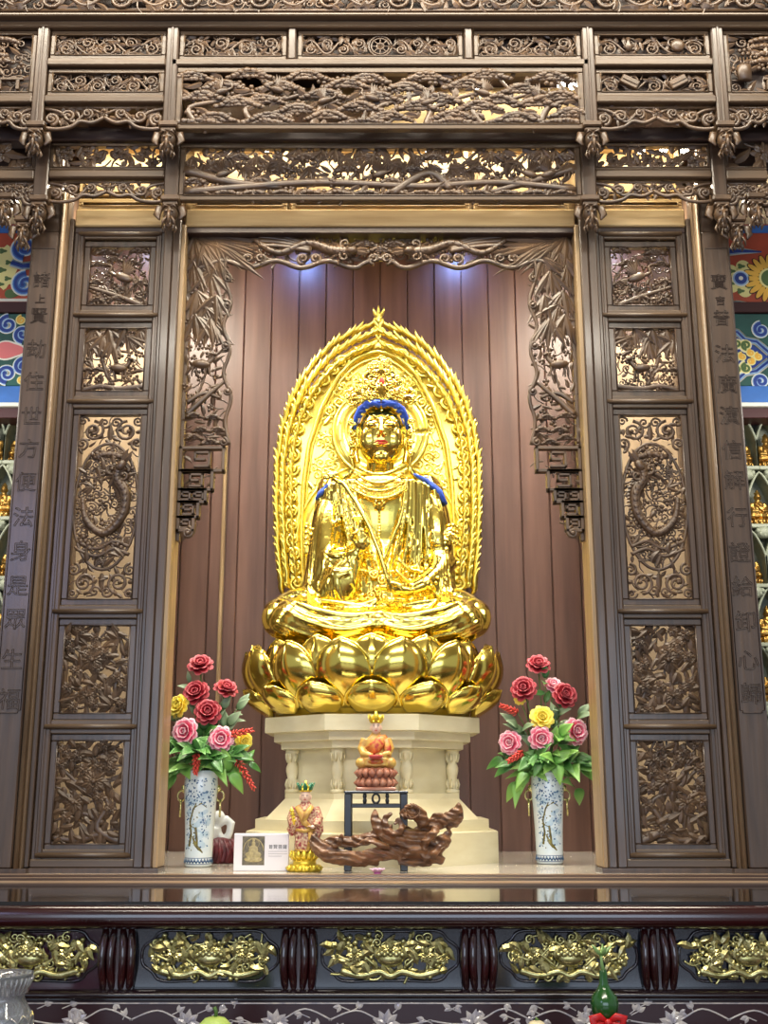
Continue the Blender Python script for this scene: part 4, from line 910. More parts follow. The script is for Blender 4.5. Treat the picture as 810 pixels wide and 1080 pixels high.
# crown
m = MB(); c = Carve(m, HC.y-.1, 12); z0 = HC.z+.182
m.lathe([(.128,0),(.136,.01),(.136,.03),(.125,.04),(.12,.1),(.1,.18),(.05,.23),(.02,.24)], (HC.x,HC.y+.02,z0), 28)
for i in range(26): a = pi+pi*i/25; m.ball((HC.x+.14*cos(a),HC.y+.02+.14*sin(a),z0+.012), .011, 7, 5)
for dx,h,r in ((0,.18,.066),(-.08,.13,.052),(.08,.13,.052),(-.14,.08,.042),(.14,.08,.042)):
    c.Y = HC.y-.125+abs(dx)*.5
    c.leaf(HC.x+dx, z0+.02, pi/2-dx*2, h, r*.55, .0)
    c.rosette(HC.x+dx*1.05, z0+h*.45, r*.62, 8, .01)
    for s in (-1,1): c.curl(HC.x+dx*1.05+s*r*.7, z0+h*.5, r*.42, pi/2, 1.5, s, .007, .006); c.curl(HC.x+dx*1.1+s*r*.4, z0+h*.85, r*.36, -pi/2, 1.4, -s, .007, .006)
    c.leaf(HC.x+dx*1.1, z0+h*.75, pi/2-dx*1.2, h*.45, .014, .014)
for s in (-1,1):
    for i in range(4): c.Y = HC.y-.06+.03*i; c.curl(HC.x+s*(.1+.022*i), z0+.04+.035*((i+1)%2), .024, 0, 1.5, s, .006, 0)
    m.sweep([q(s*.145,-.02,.1),q(s*.165,-.02,.04),q(s*.15,-.03,-.02),q(s*.165,-.03,-.1),q(s*.15,-.04,-.17),q(s*.19,-.05,-.25)],[.008,.014,.01,.016,.012,.02],None,7)
    for z in (.08,.02,-.04,-.1): c.Y = HC.y-.05; c.curl(HC.x+s*.16, HC.z+z, .022, 0, 1.4, s, .006, 0)
c.Y = HC.y-.115; c.fill(lambda u,v: abs(u-HC.x) < .15-.55*(v-z0-.02), (HC.x-.15,z0,HC.x+.15,z0+.24), 46, .05,.011,.022,'ccl',.006)
m.build('crown', M['gold'], t)
m = MB(); m.ball((HC.x+.004,HC.y-.148,z0+.1),(.014,.01,.022),10,8); m.build('crown_jewel', M['red'], t, label='dark red jewel in the crown')
m = MB(); m.ball((HC.x,HC.y-.125,HC.z+.12),.006,8,6); m.build('forehead_dot', M['gold'], t)
# ================================================================ flower vases
M['porc'] = mat('white porcelain', (226,234,236), .1, coat=.6, rgb2=(206,222,232), scale=(9,9,9))
M['cobalt'] = mat('cobalt brushwork', (92,130,170), .14, coat=.5, rgb2=(40,66,112), scale=(50,50,50))
M['wash'] = mat('pale blue wash', (168,196,216), .12, coat=.5, rgb2=(200,216,226), scale=(20,20,20))
M['olive'] = mat('olive brushwork', (128,120,58), .14, coat=.5, rgb2=(74,64,30), scale=(40,40,40))
M['leafg'] = mat('green leaf', (70,128,46), .4, tcol=((0,(40,82,34)),(.6,(66,118,50)),(1,(104,156,76))))
M['leafl'] = mat('light green leaf', (112,176,64), .4, tcol=((0,(70,128,50)),(1,(136,182,88))))
M['leafd'] = mat('dusty green leaf', (96,124,84), .5, tcol=((0,(60,92,52)),(1,(150,170,134))))
M['stem'] = mat('green stem', (70,104,40), .5)
M['pred'] = mat('crimson petal', (160,24,44), .5, tcol=((0,(100,8,22)),(.85,(150,18,36)),(1,(214,100,108))))
M['ppink'] = mat('pink petal', (226,84,120), .5, tcol=((0,(214,70,104)),(.55,(220,74,112)),(.8,(232,120,146)),(1,(252,214,220))))
M['pyel'] = mat('yellow petal', (244,214,48), .5, tcol=((0,(214,150,20)),(.5,(246,214,44)),(1,(252,236,110))))
M['pcor'] = mat('coral red bract', (206,46,40), .45, tcol=((0,(170,24,28)),(1,(232,92,76))))
def frame_from(d):
    d = Vector(d).normalized(); a = d.cross(Vector((0,0,1)))
    if a.length < 1e-3: a = Vector((1,0,0))
    a.normalize(); b = a.cross(d); return a, b, d
def petal_at(m, base, d, out, L, W, cup, curl=.2):
    """petal growing from base along d, spreading sideways; 'out' = direction it faces away from"""
    d = Vector(d).normalized(); sd = d.cross(Vector(out)).normalized(); nr = sd.cross(d).normalized()
    def fn(u, v):
        q = 2*u-1; w = W*(sin(pi*(.1+.72*v))**.8); rag = .06*L*sin(q*9+base.x*99)*v
        return base + d*(L*v*(1-.12*q*q)+rag*.5) + sd*(w*q) + nr*(cup*(v*v-.35*v)*-L + curl*L*max(0,v-.6)**2*3 + W*.3*(q*q)*-1*(1-v*.5))
    m.grid(fn, 5, 5, .0012)
def peony(name, px, py, Y, r, d, mk, label, root, cat='flower', grp=None):
    c = P(px, py, Y); t = thing(name, label, cat, root, grp)
    a, b, dd = frame_from(d); m = MB()
    for ring,(n,el,L,W,cup) in enumerate(((9,.12,1.0,.42,.1),(8,.5,.92,.4,.25),(7,.85,.78,.36,.35),(6,1.15,.6,.3,.4),(4,1.4,.45,.2,.4))):
        for i in range(n):
            an = 2*pi*(i+.37*ring)/n+R.uniform(-.12,.12); e = el+R.uniform(-.1,.1)
            rad = a*cos(an)+b*sin(an); dirv = rad*cos(e)+dd*sin(e)
            petal_at(m, c-dd*r*.35+rad*r*.06, dirv, rad*sin(e)-dd*cos(e), L*r, W*r, cup, .25)
    m.build('bloom', M[mk], t)
    s = MB(); root = Vector(root); mid = (c+root)/2+Vector((0,.02,.03)); s.sweep([root+(mid-root)*.0,root.lerp(mid,.5)+Vector((0,0,.02)),mid,c-dd*r*.3],[.003]*4,None,6); s.build('stem', M['stem'], t)
    cal = MB()
    for i in range(5): an = 2*pi*i/5; rad = a*cos(an)+b*sin(an); petal_at(cal, c-dd*r*.4, rad*.9-dd*.1, -dd, r*.7, r*.16, .1)
    cal.build('calyx', M['leafg'], t)
    return t
def ginger(px, py, px2, py2, Y, label, root, grp=None):
    t = thing('ginger_flower', label, 'flower', root, grp); a = P(px,py,Y); b2 = P(px2,py2,Y-.02); m = MB(); d = (b2-a).normalized(); L = (b2-a).length
    u, v, _ = frame_from(d); n = 34
    for i in range(n):
        q = i/n; an = i*2.4; rr = .020*(1-.65*q)+.004; p = a+d*L*q; rad = u*cos(an)+v*sin(an)
        m.sweep([p,p+rad*rr*.6+d*.004,p+rad*rr+d*.013],[.003,.0062,.002],[.0028,.005,.001],5,up=rad)
    m.build('spike', M['pcor'], t)
    s = MB(); root = Vector(root); s.sweep([root,root.lerp(a,.6)+Vector((0,0,.03)),a,b2],[.0028]*4,None,6); s.build('stem', M['stem'], t)
def leaf3(m, base, d, nrm, L, W, bend=.4, fold=.25, n=7):
    d = Vector(d).normalized(); nrm = Vector(nrm); sd = d.cross(nrm).normalized(); nn = sd.cross(d).normalized()
    def fn(u, v):
        q = 2*u-1; w = W*sin(pi*min(1,.04+.96*v)**.72)*(1 if v<1 else 0)
        return base + d*(L*v) + sd*(w*q) + nn*(-bend*L*v*v + fold*W*abs(q)*sin(pi*v))
    m.grid(fn, 4, n, .0009)
def sprig(root, tip, n, L, W, mk, label, seed, grp, droop=.2, name='leaf_sprig'):
    r = random.Random(seed); root = Vector(root); tip = Vector(tip); t = thing(name, label, 'foliage', root, grp)
    mid = root.lerp(tip,.55)+Vector((0,0,.05)); st = [root, root.lerp(mid,.5)+Vector((0,0,.015)), mid, tip]
    s = MB(); s.sweep(st,[.003,.003,.0025,.0015],None,6); s.build('stem', M['stem'], t)
    for i in range(n):
        q = .3+.7*(i+.5)/n; p = (mid.lerp(tip,(q-.5)*2) if q > .5 else root.lerp(mid,q*2)+Vector((0,0,.012)))
        a = tip-root; sd = Vector((r.uniform(-1,1), r.uniform(-1,.3), r.uniform(-.7,.6))); d = a.normalized()*.6+sd
        m = MB(); leaf3(m, p, d, Vector((r.uniform(-.4,.4),-.8,.6)), L*r.uniform(.75,1.2), W*r.uniform(.8,1.15), droop+r.uniform(-.1,.25)); m.build('leaf', M[mk], t)
    m = MB(); leaf3(m, tip, (tip-mid)+Vector((0,0,-droop*.05)), Vector((.1,-.8,.5)), L, W, droop); m.build('leaf', M[mk], t)
def vase(px, side, other):
    Y = FY(914 if side=='left' else 911, FLOORZ); base = P(px, 914 if side=='left' else 911, Y); base.z = FLOORZ
    hgt = ZY(815, Y)-base.z; s = hgt/.46
    t = thing('porcelain_vase', 'white porcelain vase with blue brushwork holding flowers, %s of the stone pedestal' % side, 'vase', base, 'pair of porcelain vases')
    prof = [(.058,0),(.068,.006),(.07,.02),(.068,.03),(.07,.06),(.072,.15),(.077,.25),(.083,.34),(.086,.4),(.084,.43),(.084,.455),(.09,.47),(.084,.47),(.078,.44),(.076,.36),(.05,.3),(.02,.28)]
    m = MB(); m.lathe([(r*s,z*s) for r,z in prof], base, 40); m.build('body', M['porc'], t)
    def rad(z):
        for (r0,z0),(r1,z1) in zip(prof,prof[1:11]):
            if z0 <= z <= z1: return (r0+(r1-r0)*(z-z0)/(z1-z0+1e-9))*s
        return prof[2][0]*s
    pt = lambda an, z, k=.0006: base+Vector(((rad(z)+k)*sin(an),-(rad(z)+k)*cos(an),z*s))
    def dab(m, an, z, da, dz, rot=0, k=.0006, n=7):
        cpt = []
        for i in range(n): a = 2*pi*i/n; u = da*cos(a); v = dz*sin(a); cpt.append((an+(u*cos(rot)-v*sin(rot))/.078, z+u*sin(rot)+v*cos(rot)))
        m.add([pt(x,y,k) for x,y in cpt]+[pt(an,z,k+.0004)], [(i,(i+1)%n,n) for i in range(n)])
    r = random.Random(3)
    w = MB()
    for i in range(46): dab(w, -.1+r.uniform(-.75,.9), r.uniform(.1,.36), r.uniform(.008,.02), r.uniform(.006,.02), r.uniform(0,3), .0004)
    w.build('blue_wash', M['wash'], t)
    w = MB()
    for i in range(150):
        an = r.uniform(-1.1,1.2); z = r.uniform(.3,.43) if r.random() < .72 else r.uniform(.08,.3)
        if z < .3: an = r.choice((-.75,-.5,.75,.35))+r.uniform(-.15,.15)
        dab(w, an, z, r.uniform(.003,.008), r.uniform(.002,.005), r.uniform(0,3), .0009)
    for i in range(26):
        an = 2*pi*i/26
        w.sweep([pt(an,.02),pt(an+.12,.04),pt(an+.24,.02)],[.003]*3,[.0006]*3,4); w.sweep([pt(an,.02),pt(an+.12,.03),pt(an+.24,.02)],[.003]*3,[.0006]*3,4)
    for z in (.016,.044): w.sweep([pt(2*pi*i/40,z) for i in range(41)], .0014, .0006, 4)
    for i in range(22): an = .28+.1*(i%4); w.box(pt(an,.25-.007*(i//4)-.01*(i%4)), pt(an,.25-.007*(i//4)-.01*(i%4))+Vector((.003,-.001,.004)))
    w.build('blue_brushwork', M['cobalt'], t)
    w = MB()
    w.sweep([pt(-.55,.1),pt(-.42,.16),pt(-.5,.22),pt(-.3,.28),(pt(-.1,.31))],[.008,.006,.006,.004,.002],[.001]*5,5); w.sweep([pt(-.3,.15),pt(-.1,.11),pt(.15,.09),pt(.42,.07)],[.004,.007,.008,.003],[.001]*4,5); w.sweep([pt(-.45,.2),pt(-.1,.19),pt(0,.13),pt(.05,.09)],[.004,.006,.006,.003],[.001]*4,5); w.sweep([pt(-.2,.29),pt(.2,.31),pt(.55,.29)],[.003,.004,.002],[.001]*3,5)
    for i in range(30): dab(w, r.uniform(-.6,.1), r.uniform(.08,.3), .004,.003, r.uniform(0,3), .0011)
    w.build('olive_brushwork', M['olive'], t)
    for sx in (-1,1):
        m = MB(); hz = .36*s; x = base.x+sx*(.083*s+.006)
        m.ball((x,base.y,base.z+hz+.02),(.012,.012,.016),8,6); m.sweep([(x+sx*(.008+.018*sin(a)),base.y,base.z+hz-.014+.024*cos(a)) for a in [2*pi*i/14 for i in range(15)]], .0045,.0045,6)
        m.sweep([(x+sx*.01,base.y-.004,base.z+hz-.03),(x+sx*.01,base.y-.004,base.z+hz-.11)],[.006,.0045],[.004,.003],6); m.build('ring_handle', M['goldc'], t)
    return base, s, Y
VL = vase(209, 'left', 'right'); VR = vase(580, 'right', 'left')
def bouquet(v, side, flowers, gingers, tips):
    base, s, Y = v; root = base+Vector((0,0,.42*s))
    for (px,py,rr,mk,lab,d,dy) in flowers:
        nm = {'pred':'red_peony','ppink':'pink_peony','pyel':'yellow_rose'}[mk]
        peony(nm, px, py, Y+dy, rr, d, mk, lab, root)
    for g in gingers: ginger(g[0],g[1],g[2],g[3],Y+g[4],g[5],root)
    for i,(px,py,n,L,W,mk,dy,dr) in enumerate(tips):
        sprig(root, P(px,py,Y+dy), n, L, W, mk, 'green leaf sprig in the %s vase of silk flowers' % side, 40+i+(0 if side=='left' else 50), 'leaf sprigs in the %s vase' % side, dr)
lf = 'in the left vase bouquet'; rf = 'in the right vase bouquet'
bouquet(VL, 'left', [(211,699,.062,'pred','topmost crimson peony '+lf,(-.0,-.75,.65),.03),(206,729,.064,'pred','crimson peony below the topmost one '+lf,(-.15,-.85,.4),-.01),(239,724,.058,'pred','flat crimson peony nearest the lotus throne '+lf,(.3,-.6,.75),0),(219,750,.064,'pred','dark crimson peony in the middle '+lf,(.05,-.95,.3),-.05),
  (187,744,.058,'pyel','yellow rose at the left edge '+lf,(-.5,-.8,.2),0),(194,771,.066,'ppink','pink peony low on the left '+lf,(-.3,-.9,.1),-.06),(233,779,.06,'ppink','pink peony with pale centre low on the right '+lf,(.1,-1,.05),-.08),(258,782,.046,'pyel','yellow rose at the right edge '+lf,(.5,-.8,-.1),0)],
  [(240,776,266,770,-.06,'coral red ginger spike lying over the yellow rose '+lf),(208,795,206,816,-.1,'short coral red ginger spike over the rim of the left vase'),(250,801,268,832,-.04,'long coral red ginger spike hanging towards the pedestal '+lf),(178,778,174,790,.0,'small coral red ginger spike at the far left '+lf)],
  [(235,748,6,.085,.02,'leafd',.0,.1),(200,720,5,.06,.012,'leafd',.03,0),(252,745,5,.08,.02,'leafd',.02,.1),(182,790,6,.1,.03,'leafg',-.03,.3),(178,806,5,.09,.024,'leafl',.0,.5),(205,790,7,.1,.034,'leafg',-.09,.3),(246,795,7,.1,.03,'leafg',-.04,.3),(243,815,6,.1,.03,'leafl',-.06,.6),(185,815,6,.11,.03,'leafl',-.04,.6),(225,800,7,.09,.026,'leafg',-.09,.4),(240,765,5,.09,.026,'leafd',-.02,.1),(215,770,6,.09,.026,'leafg',-.03,.1),(262,805,4,.07,.018,'leafg',.0,.5),(185,760,4,.07,.02,'leafd',.03,.1)])
bouquet(VR, 'right', [(568,699,.06,'pred','topmost crimson peony '+rf,(0,-.75,.65),.03),(552,725,.064,'pred','large crimson peony on the left '+rf,(-.2,-.9,.35),-.02),(597,732,.064,'pred','large crimson peony on the right '+rf,(.25,-.9,.3),-.03),(584,721,.045,'ppink','half hidden pale pink peony behind the crimson ones '+rf,(.1,-.8,.6),.04),
  (572,756,.06,'pyel','yellow rose in the middle '+rf,(0,-1,.25),-.07),(571,779,.06,'ppink','pink peony below the yellow rose '+rf,(0,-1,.0),-.09),(609,771,.066,'ppink','deep pink peony at the right edge '+rf,(.4,-.9,.1),-.05),(537,783,.058,'ppink','pink peony at the left edge '+rf,(-.4,-.9,0),-.04),(548,737,.03,'pyel','small yellow bloom under the left crimson peony '+rf,(-.3,-.9,.1),.0)],
  [(546,752,528,744,-.02,'coral red ginger spike pointing at the lotus throne '+rf),(552,793,536,803,-.06,'coral red ginger spike below the left pink peony '+rf)],
  [(575,715,5,.07,.02,'leafg',.02,0),(590,745,6,.08,.02,'leafd',-.01,.1),(545,765,6,.1,.024,'leafd',-.02,.2),(610,755,6,.09,.022,'leafd',.0,.2),(590,775,7,.09,.03,'leafl',-.08,.3),(540,805,6,.1,.026,'leafg',-.03,.5),(532,800,5,.1,.026,'leafg',.01,.5),(560,800,7,.09,.03,'leafg',-.09,.4),(585,805,7,.1,.034,'leafl',-.09,.5),(612,800,7,.1,.034,'leafg',-.04,.4),(545,825,5,.1,.026,'leafl',-.02,.8),(612,808,6,.11,.034,'leafl',-.03,.5),(570,800,6,.09,.026,'leafg',-.1,.6),(608,832,2,.075,.032,'leafl',-.02,.8),(555,815,4,.09,.03,'leafl',-.08,.7)])
# ================================================================ root-wood carving
def RP(x, y, dy=0.0): return P(x, y, 4.985+dy*.8)
t = thing('root_carving', 'gnarled brown root-wood sculpture on the ledge before the stone pedestal', 'wood sculpture', (RP(405,912).x,4.985,FLOORZ))
b = MB()
def rt(pl, rs, rk=.85): ssweep(b, [RP(*p) for p in pl], [r*.8 for r in rs], [r*.8*rk for r in rs], 14, 5)
rt([(330,884),(336,893,-.02),(350,902,-.03),(378,905,-.03),(405,900),(432,898),(455,902),(468,909)],[.02,.042,.044,.036,.04,.042,.04,.02])
rt([(338,890,.02),(352,887,.03),(372,888,.03),(395,882,.03),(415,876,.02)],[.012,.03,.03,.034,.034])
rt([(329,889),(332,882,.0),(335,879)],[.026,.018,.006]); rt([(352,893,-.04),(360,884,-.05),(362,880,-.05)],[.02,.016,.005]); rt([(375,893,-.05),(388,886,-.06),(400,890,-.06),(412,894,-.05)],[.008,.014,.016,.01])
rt([(360,908,.0),(380,911,.0),(400,910,.0)],[.016,.018,.012]); rt([(420,910,-.02),(440,911,-.02),(456,911,-.02)],[.012,.018,.01])
rt([(412,890,.01),(425,888,-.01),(440,890,-.02),(456,892,0),(468,884),(474,878,.02),(472,874,.01)],[.044,.044,.042,.032,.026,.018,.006])
rt([(452,902),(466,894),(474,886),(472,882)],[.03,.022,.012,.006]); rt([(446,907,-.04),(456,901,-.05),(464,893,-.04),(470,887)],[.02,.022,.018,.008])
rt([(396,853,.0),(395,861,-.02),(399,872,-.03),(408,882,-.03),(418,888,-.02)],[.005,.022,.034,.034,.03]) 
rt([(413,858,-.03),(406,864,-.05),(408,874,-.06),(417,879,-.06),(424,873,-.05),(420,865,-.04),(415,869,-.05)],[.012,.017,.02,.02,.017,.013,.008])
rt([(424,862,-.03),(434,855,-.03),(444,862,-.02),(447,872,-.02)],[.026,.036,.038,.03])
rt([(420,876,0),(430,880,0),(442,884),(452,892)],[.04,.042,.044,.036])
rt([(440,878,.02),(452,872,.02),(464,868,.02),(476,861,.03),(483,853,.03),(484,846,.03)],[.03,.028,.032,.034,.026,.006])
rt([(452,866,.02),(460,861,.01),(468,859,.01)],[.014,.017,.006]); rt([(470,872,.02),(480,868,.03),(486,860,.03),(486,851,.04)],[.016,.02,.016,.005])
rt([(448,902,-.05),(448,890,-.06),(454,882,-.06),(460,876,-.05),(456,873,-.04)],[.012,.022,.024,.022,.01]); rt([(424,906,-.04),(432,899,-.05),(443,898,-.05),(448,904,-.05)],[.01,.016,.016,.008])
for i in range(26):
    r_ = random.Random(i); a = r_.uniform(0,6.28); c0 = RP(434+8*cos(a)*r_.random(),855+6*sin(a)*r_.random(),-.05-.02*r_.random()); b.ball(c0,(.011,.011,.011),8,6)
def knot(p):
    q = Vector((p.x*26, p.y*26, p.z*26)); n_ = noise.noise(q+Vector((noise.noise(q*.6)*2,0,0)))
    st = sin((p.x*60+p.z*210)+6*noise.noise(q*.3))
    nv = Vector((noise.noise(q*1.7),noise.noise(q*1.7+Vector((9,0,0))),noise.noise(q*1.7+Vector((0,9,0)))))
    o = p + nv*.005 + Vector((0,-1,.4))*(.0045*st)
    return Vector((o.x, o.y, max(o.z, FLOORZ+.001)))
remesh(b, .0038, 2, knot).build('gnarled_root', M['root'], t)
m = MB()
for i in range(20):
    r_ = random.Random(i+50); a = r_.uniform(0,6.28); p0 = RP(434,856,-.075)
    m.sweep([p0+Vector((cos(a)*.02,0,sin(a)*.014)),p0+Vector((cos(a+.9)*.035,-.008,sin(a+.9)*.028)),p0+Vector((cos(a+1.9)*.038,.004,sin(a+1.9)*.034))],[.003,.004,.002],None,5)
m.build('curly_knot', M['root'], t)
# small pink lotus candle in front of it
t = thing('lotus_candle_holder', 'tiny pink glass lotus on the ledge in front of the root-wood sculpture', 'candle holder', (0,0,0))
c0 = Vector((P(398,918,4.9).x,4.9,FLOORZ)); t.location = c0; ORG[t.name] = c0
M['pinkg'] = mat('pink glass', (214,120,190), .1, coat=.6, tcol=((0,(190,80,160)),(1,(244,214,236))))
for rr,n,e in ((.022,8,.5),(.016,6,1.0)):
    for i in range(n): m = MB(); a = 2*pi*i/n+e; d = Vector((cos(a)*cos(e),sin(a)*cos(e),sin(e))); petal_at(m, c0+Vector((cos(a)*.008,sin(a)*.008,.004)), d, Vector((cos(a)*sin(e),sin(a)*sin(e),-cos(e))), rr*1.5, rr*.5, .3); m.build('petal', M['pinkg'], t)
m = MB(); m.lathe([(.014,0),(.016,.003),(.01,.012)], c0, 16); m.build('cup', M['pinkg'], t)
# ================================================================ black stand with seated crowned figure
YS = 5.075
M['skin'] = mat('painted skin', (240,206,184), .4); M['robe'] = mat('red brocade robe', (176,44,36), .45, rgb2=(206,150,64), scale=(70,70,70), detail=1)
M['yrobe'] = mat('yellow brocade robe', (214,182,92), .42, rgb2=(176,120,60), scale=(45,45,45)); M['ltpink'] = mat('rose lotus seat', (196,140,112), .4, rgb2=(170,104,80), scale=(14,14,14))
M['crim'] = mat('crimson checked robe', (150,40,54), .45, rgb2=(216,190,150), scale=(120,120,120), detail=0); M['rose'] = mat('rose red', (204,84,80), .4); M['green'] = mat('green enamel', (40,120,84), .35); M['yellow'] = mat('yellow gilt', (232,204,72), .3, .6)
xa, xb = P(363,860,YS).x, P(430,860,YS).x; zt = ZY(834,YS)
t = thing('black_stand', 'small black lacquered wooden stand with fretted apron behind the root-wood sculpture', 'stand', ((xa+xb)/2,YS+.1,FLOORZ))
bar(t,'top',(xa-.002,YS,zt-.012),(xb+.002,YS+.19,zt),'black',.003)
for x in (xa+.016,xb-.016):
    for y in (YS+.016,YS+.174): bar(t,'leg',(x-.016,y-.014,FLOORZ),(x+.016,y+.014,zt-.012),'black',.003)
for y in (YS+.006,YS+.17):
    bar(t,'apron_rail',(xa+.03,y,ZY(852,YS)),(xb-.03,y+.014,ZY(848,YS)),'black',.002)
    m = MB(); cx = (xa+xb)/2; zc = (ZY(848,YS)+zt-.012)/2; hh = (zt-.012-ZY(848,YS))/2
    m.sweep([(cx+.016*cos(2*pi*i/16),y+.007,zc+hh*.9*sin(2*pi*i/16)) for i in range(17)],.0045,.005,6)
    for q in (-.05,.05): m.lathe([(.006,-hh),(.009,-hh*.4),(.005,0),(.009,hh*.4),(.006,hh)],(cx+q,y+.007,zc),8)
    m.build('apron_fret', M['black'], t)
def seated(name, label, cat, px, ybot, ytop, Y, group=None):
    base = Vector((P(px,ybot,Y).x, Y, zt)); h = ZY(ytop,Y)-base.z; s = h/.36
    t = thing(name, label, cat, base, group); q = lambda x,y,z: base+Vector((x*s,y*s,z*s))
    m = MB()
    m.box(q(-.092,-.07,0),q(.092,.07,.016),.004)
    for row,(z0,z1,k) in enumerate(((.016,.056,0),(.1,.06,.5))):
        for i in range(16):
            a = 2*pi*(i+k)/16; d = Vector((cos(a),sin(a)*.75,0)); m.sweep([q(.075*d.x,.075*d.y,z0),q(.094*d.x,.094*d.y,(z0+z1)/2),q(.08*d.x,.08*d.y,z1)],[.012*s,.019*s,.01*s],[.008*s,.012*s,.006*s],7,up=d)
    m.lathe([(.078*s,.014*s),(.08*s,.05*s),(.07*s,.06*s),(.08*s,.075*s),(.085*s,.1*s),(.02*s,.104*s)], base, 24, .75); m.build('lotus_seat', M['ltpink'], t)
    b = MB(); b.ball(q(0,0,.125),(.088*s,.06*s,.03*s),18,10)
    for sx in (-1,1): b.ball(q(sx*.062,-.02,.125),(.034*s,.036*s,.028*s),12,8); b.sweep([q(sx*.05,.005,.235),q(sx*.066,0,.19),q(sx*.056,-.03,.165),q(sx*.015,-.056,.155)],[.022*s,.022*s,.02*s,.012*s],None,10)
    b.sweep([q(0,0,.12),q(0,.0,.18),q(0,.005,.23),q(0,.005,.255),q(0,0,.27)],[.058*s,.052*s,.052*s,.026*s,.018*s],[.042*s,.038*s,.034*s,.02*s,.016*s],16)
    for i in range(5):
        for sx in (-1,1): b.sweep([q(sx*.085,-.02,.128+.004*i),q(sx*.045,-.056,.114+.007*i),q(0,-.062,.112+.008*i)],.004*s,.004*s,6)
    remesh(b,.0035,2).build('robe', M['yrobe'], t)
    m = MB()
    m.sweep([q(-.036,-.036,.175),q(0,-.046,.2),q(.035,-.03,.235),q(.045,.0,.248)],[.024*s,.03*s,.026*s,.012*s],[.006*s]*4,8,up=(0,-1,0)); m.sweep([q(.04,-.03,.23),q(.055,-.028,.19),q(.05,-.045,.155)],[.018*s,.02*s,.016*s],[.008*s]*3,8); m.ball(q(0,-.058,.13),(.04*s,.012*s,.014*s),10,6)
    m.build('red_sash', M['robe'], t, label='red checked sash')
    m = MB(); m.lathe([(.014*s,0),(.03*s,.008*s),(.034*s,.02*s),(.03*s,.02*s)], q(0,-.068,.14), 16); m.build('bowl', M['rose'], t)
    hm = MB(); hm.ball(q(0,-.005,.288),(.024*s,.026*s,.032*s),14,10); hm.ball(q(0,-.03,.284),(.005*s,.006*s,.007*s),7,5)
    for sx in (-1,1): hm.ball(q(sx*.025,0,.286),(.004*s,.006*s,.011*s),7,5); pass
    hd = hm.build('head', M['skin'], t)
    for sx in (-1,1):
        m = MB(); m.ball(q(sx*.026,-.064,.148),(.009*s,.008*s,.006*s),7,5)
        for i in range(4): m.sweep([q(sx*.022,-.068+.003*i,.149),q(sx*.012,-.07+.003*i,.15),q(sx*.004,-.069+.003*i,.1485)],[.0024*s,.0022*s,.0016*s],None,5)
        m.build('hand', M['skin'], t)
    m = MB()
    for sx in (-1,1): m.sweep([q(sx*.005,-.0305,.293),q(sx*.014,-.028,.294)],.0012*s,.0012*s,5); m.sweep([q(sx*.005,-.0295,.3),q(sx*.015,-.026,.301)],.001*s,.001*s,5)
    m.build('eye', M['ink'], hd); m = MB(); m.sweep([q(-.006,-.0295,.273),q(.006,-.0295,.273)],.0016*s,.0016*s,5); m.build('mouth', M['red'], hd)
    m = MB(); m.lathe([(.026*s,0),(.029*s,.004*s),(.027*s,.01*s),(.02*s,.012*s)], q(0,-.003,.308), 18)
    for i in range(7): a = 2*pi*i/7-pi/2; d = Vector((cos(a),sin(a),0)); m.sweep([q(.026*d.x,-.003+.026*d.y,.312),q(.034*d.x,-.003+.034*d.y,.33),q(.038*d.x,-.003+.038*d.y,.348)],[.01*s,.012*s,.002*s],[.003*s]*3,5,up=d)
    m.lathe([(.018*s,0),(.02*s,.02*s),(.01*s,.034*s),(.004*s,.05*s)], q(0,-.003,.315), 12); m.build('crown', M['yellow'], t)
seated('seated_figurine','small seated figurine in yellow and red robe on the black stand','figurine',396.5,833,751,YS+.1)
# ================================================================ standing figurine
c0 = Vector((P(321,917,5.06).x,5.06,FLOORZ)); hh = ZY(823,5.06)-FLOORZ; s = hh/.44
t = thing('standing_figurine','small standing figurine in crimson checked robe with green crown, raising a staff','figurine',c0)
q = lambda x,y,z: c0+Vector((x*s,y*s,z*s))
m = MB(); m.lathe([(.078*s,0),(.086*s,.012*s),(.076*s,.03*s),(.06*s,.034*s),(.056*s,.052*s),(.064*s,.06*s),(.05*s,.09*s),(.03*s,.1*s)], c0, 28, .8)
for row,(z0,z1,r0) in enumerate(((.03,.004,.07),(.056,.1,.055))):
    for i in range(14): a = 2*pi*(i+.5*row)/14; d = Vector((cos(a),sin(a)*.8,0)); m.sweep([q(r0*d.x,r0*d.y,z0),q((r0+.018)*d.x,(r0+.018)*d.y,(z0+z1)/2),q((r0+.012)*d.x,(r0+.012)*d.y,z1)],[.012*s,.017*s,.006*s],[.006*s,.008*s,.004*s],6,up=d)
m.build('lotus_base', M['yellow'], t)
b = MB(); b.sweep([q(0,0,.1),q(0,0,.16),q(0,0,.24),q(.002,0,.3),q(.002,0,.325),q(0,-.002,.345)],[.055*s,.05*s,.05*s,.056*s,.028*s,.018*s],[.04*s,.038*s,.04*s,.038*s,.024*s,.018*s],16)
for sx in (-1,1): b.sweep([q(sx*.046,0,.305),q(sx*.066,-.008,.255),q(sx*.056,-.04,.215)],[.026*s,.027*s,.022*s],None,10)
b.sweep([q(.064,-.01,.25),q(.066,-.012,.2),q(.05,-.015,.13)],[.024*s,.03*s,.012*s],[.02*s,.02*s,.01*s],10); b.sweep([q(-.056,-.03,.22),q(-.066,-.02,.2),q(-.062,-.02,.17)],[.02*s,.026*s,.01*s],None,10)
for i in range(7): x = -.036+.012*i; b.sweep([q(x,-.038,.2),q(x*1.15,-.042,.15),q(x*1.25,-.04,.105)],.004*s,.004*s,6)
rb = remesh(b,.004,2).build('robe', M['crim'], t)
m = MB()
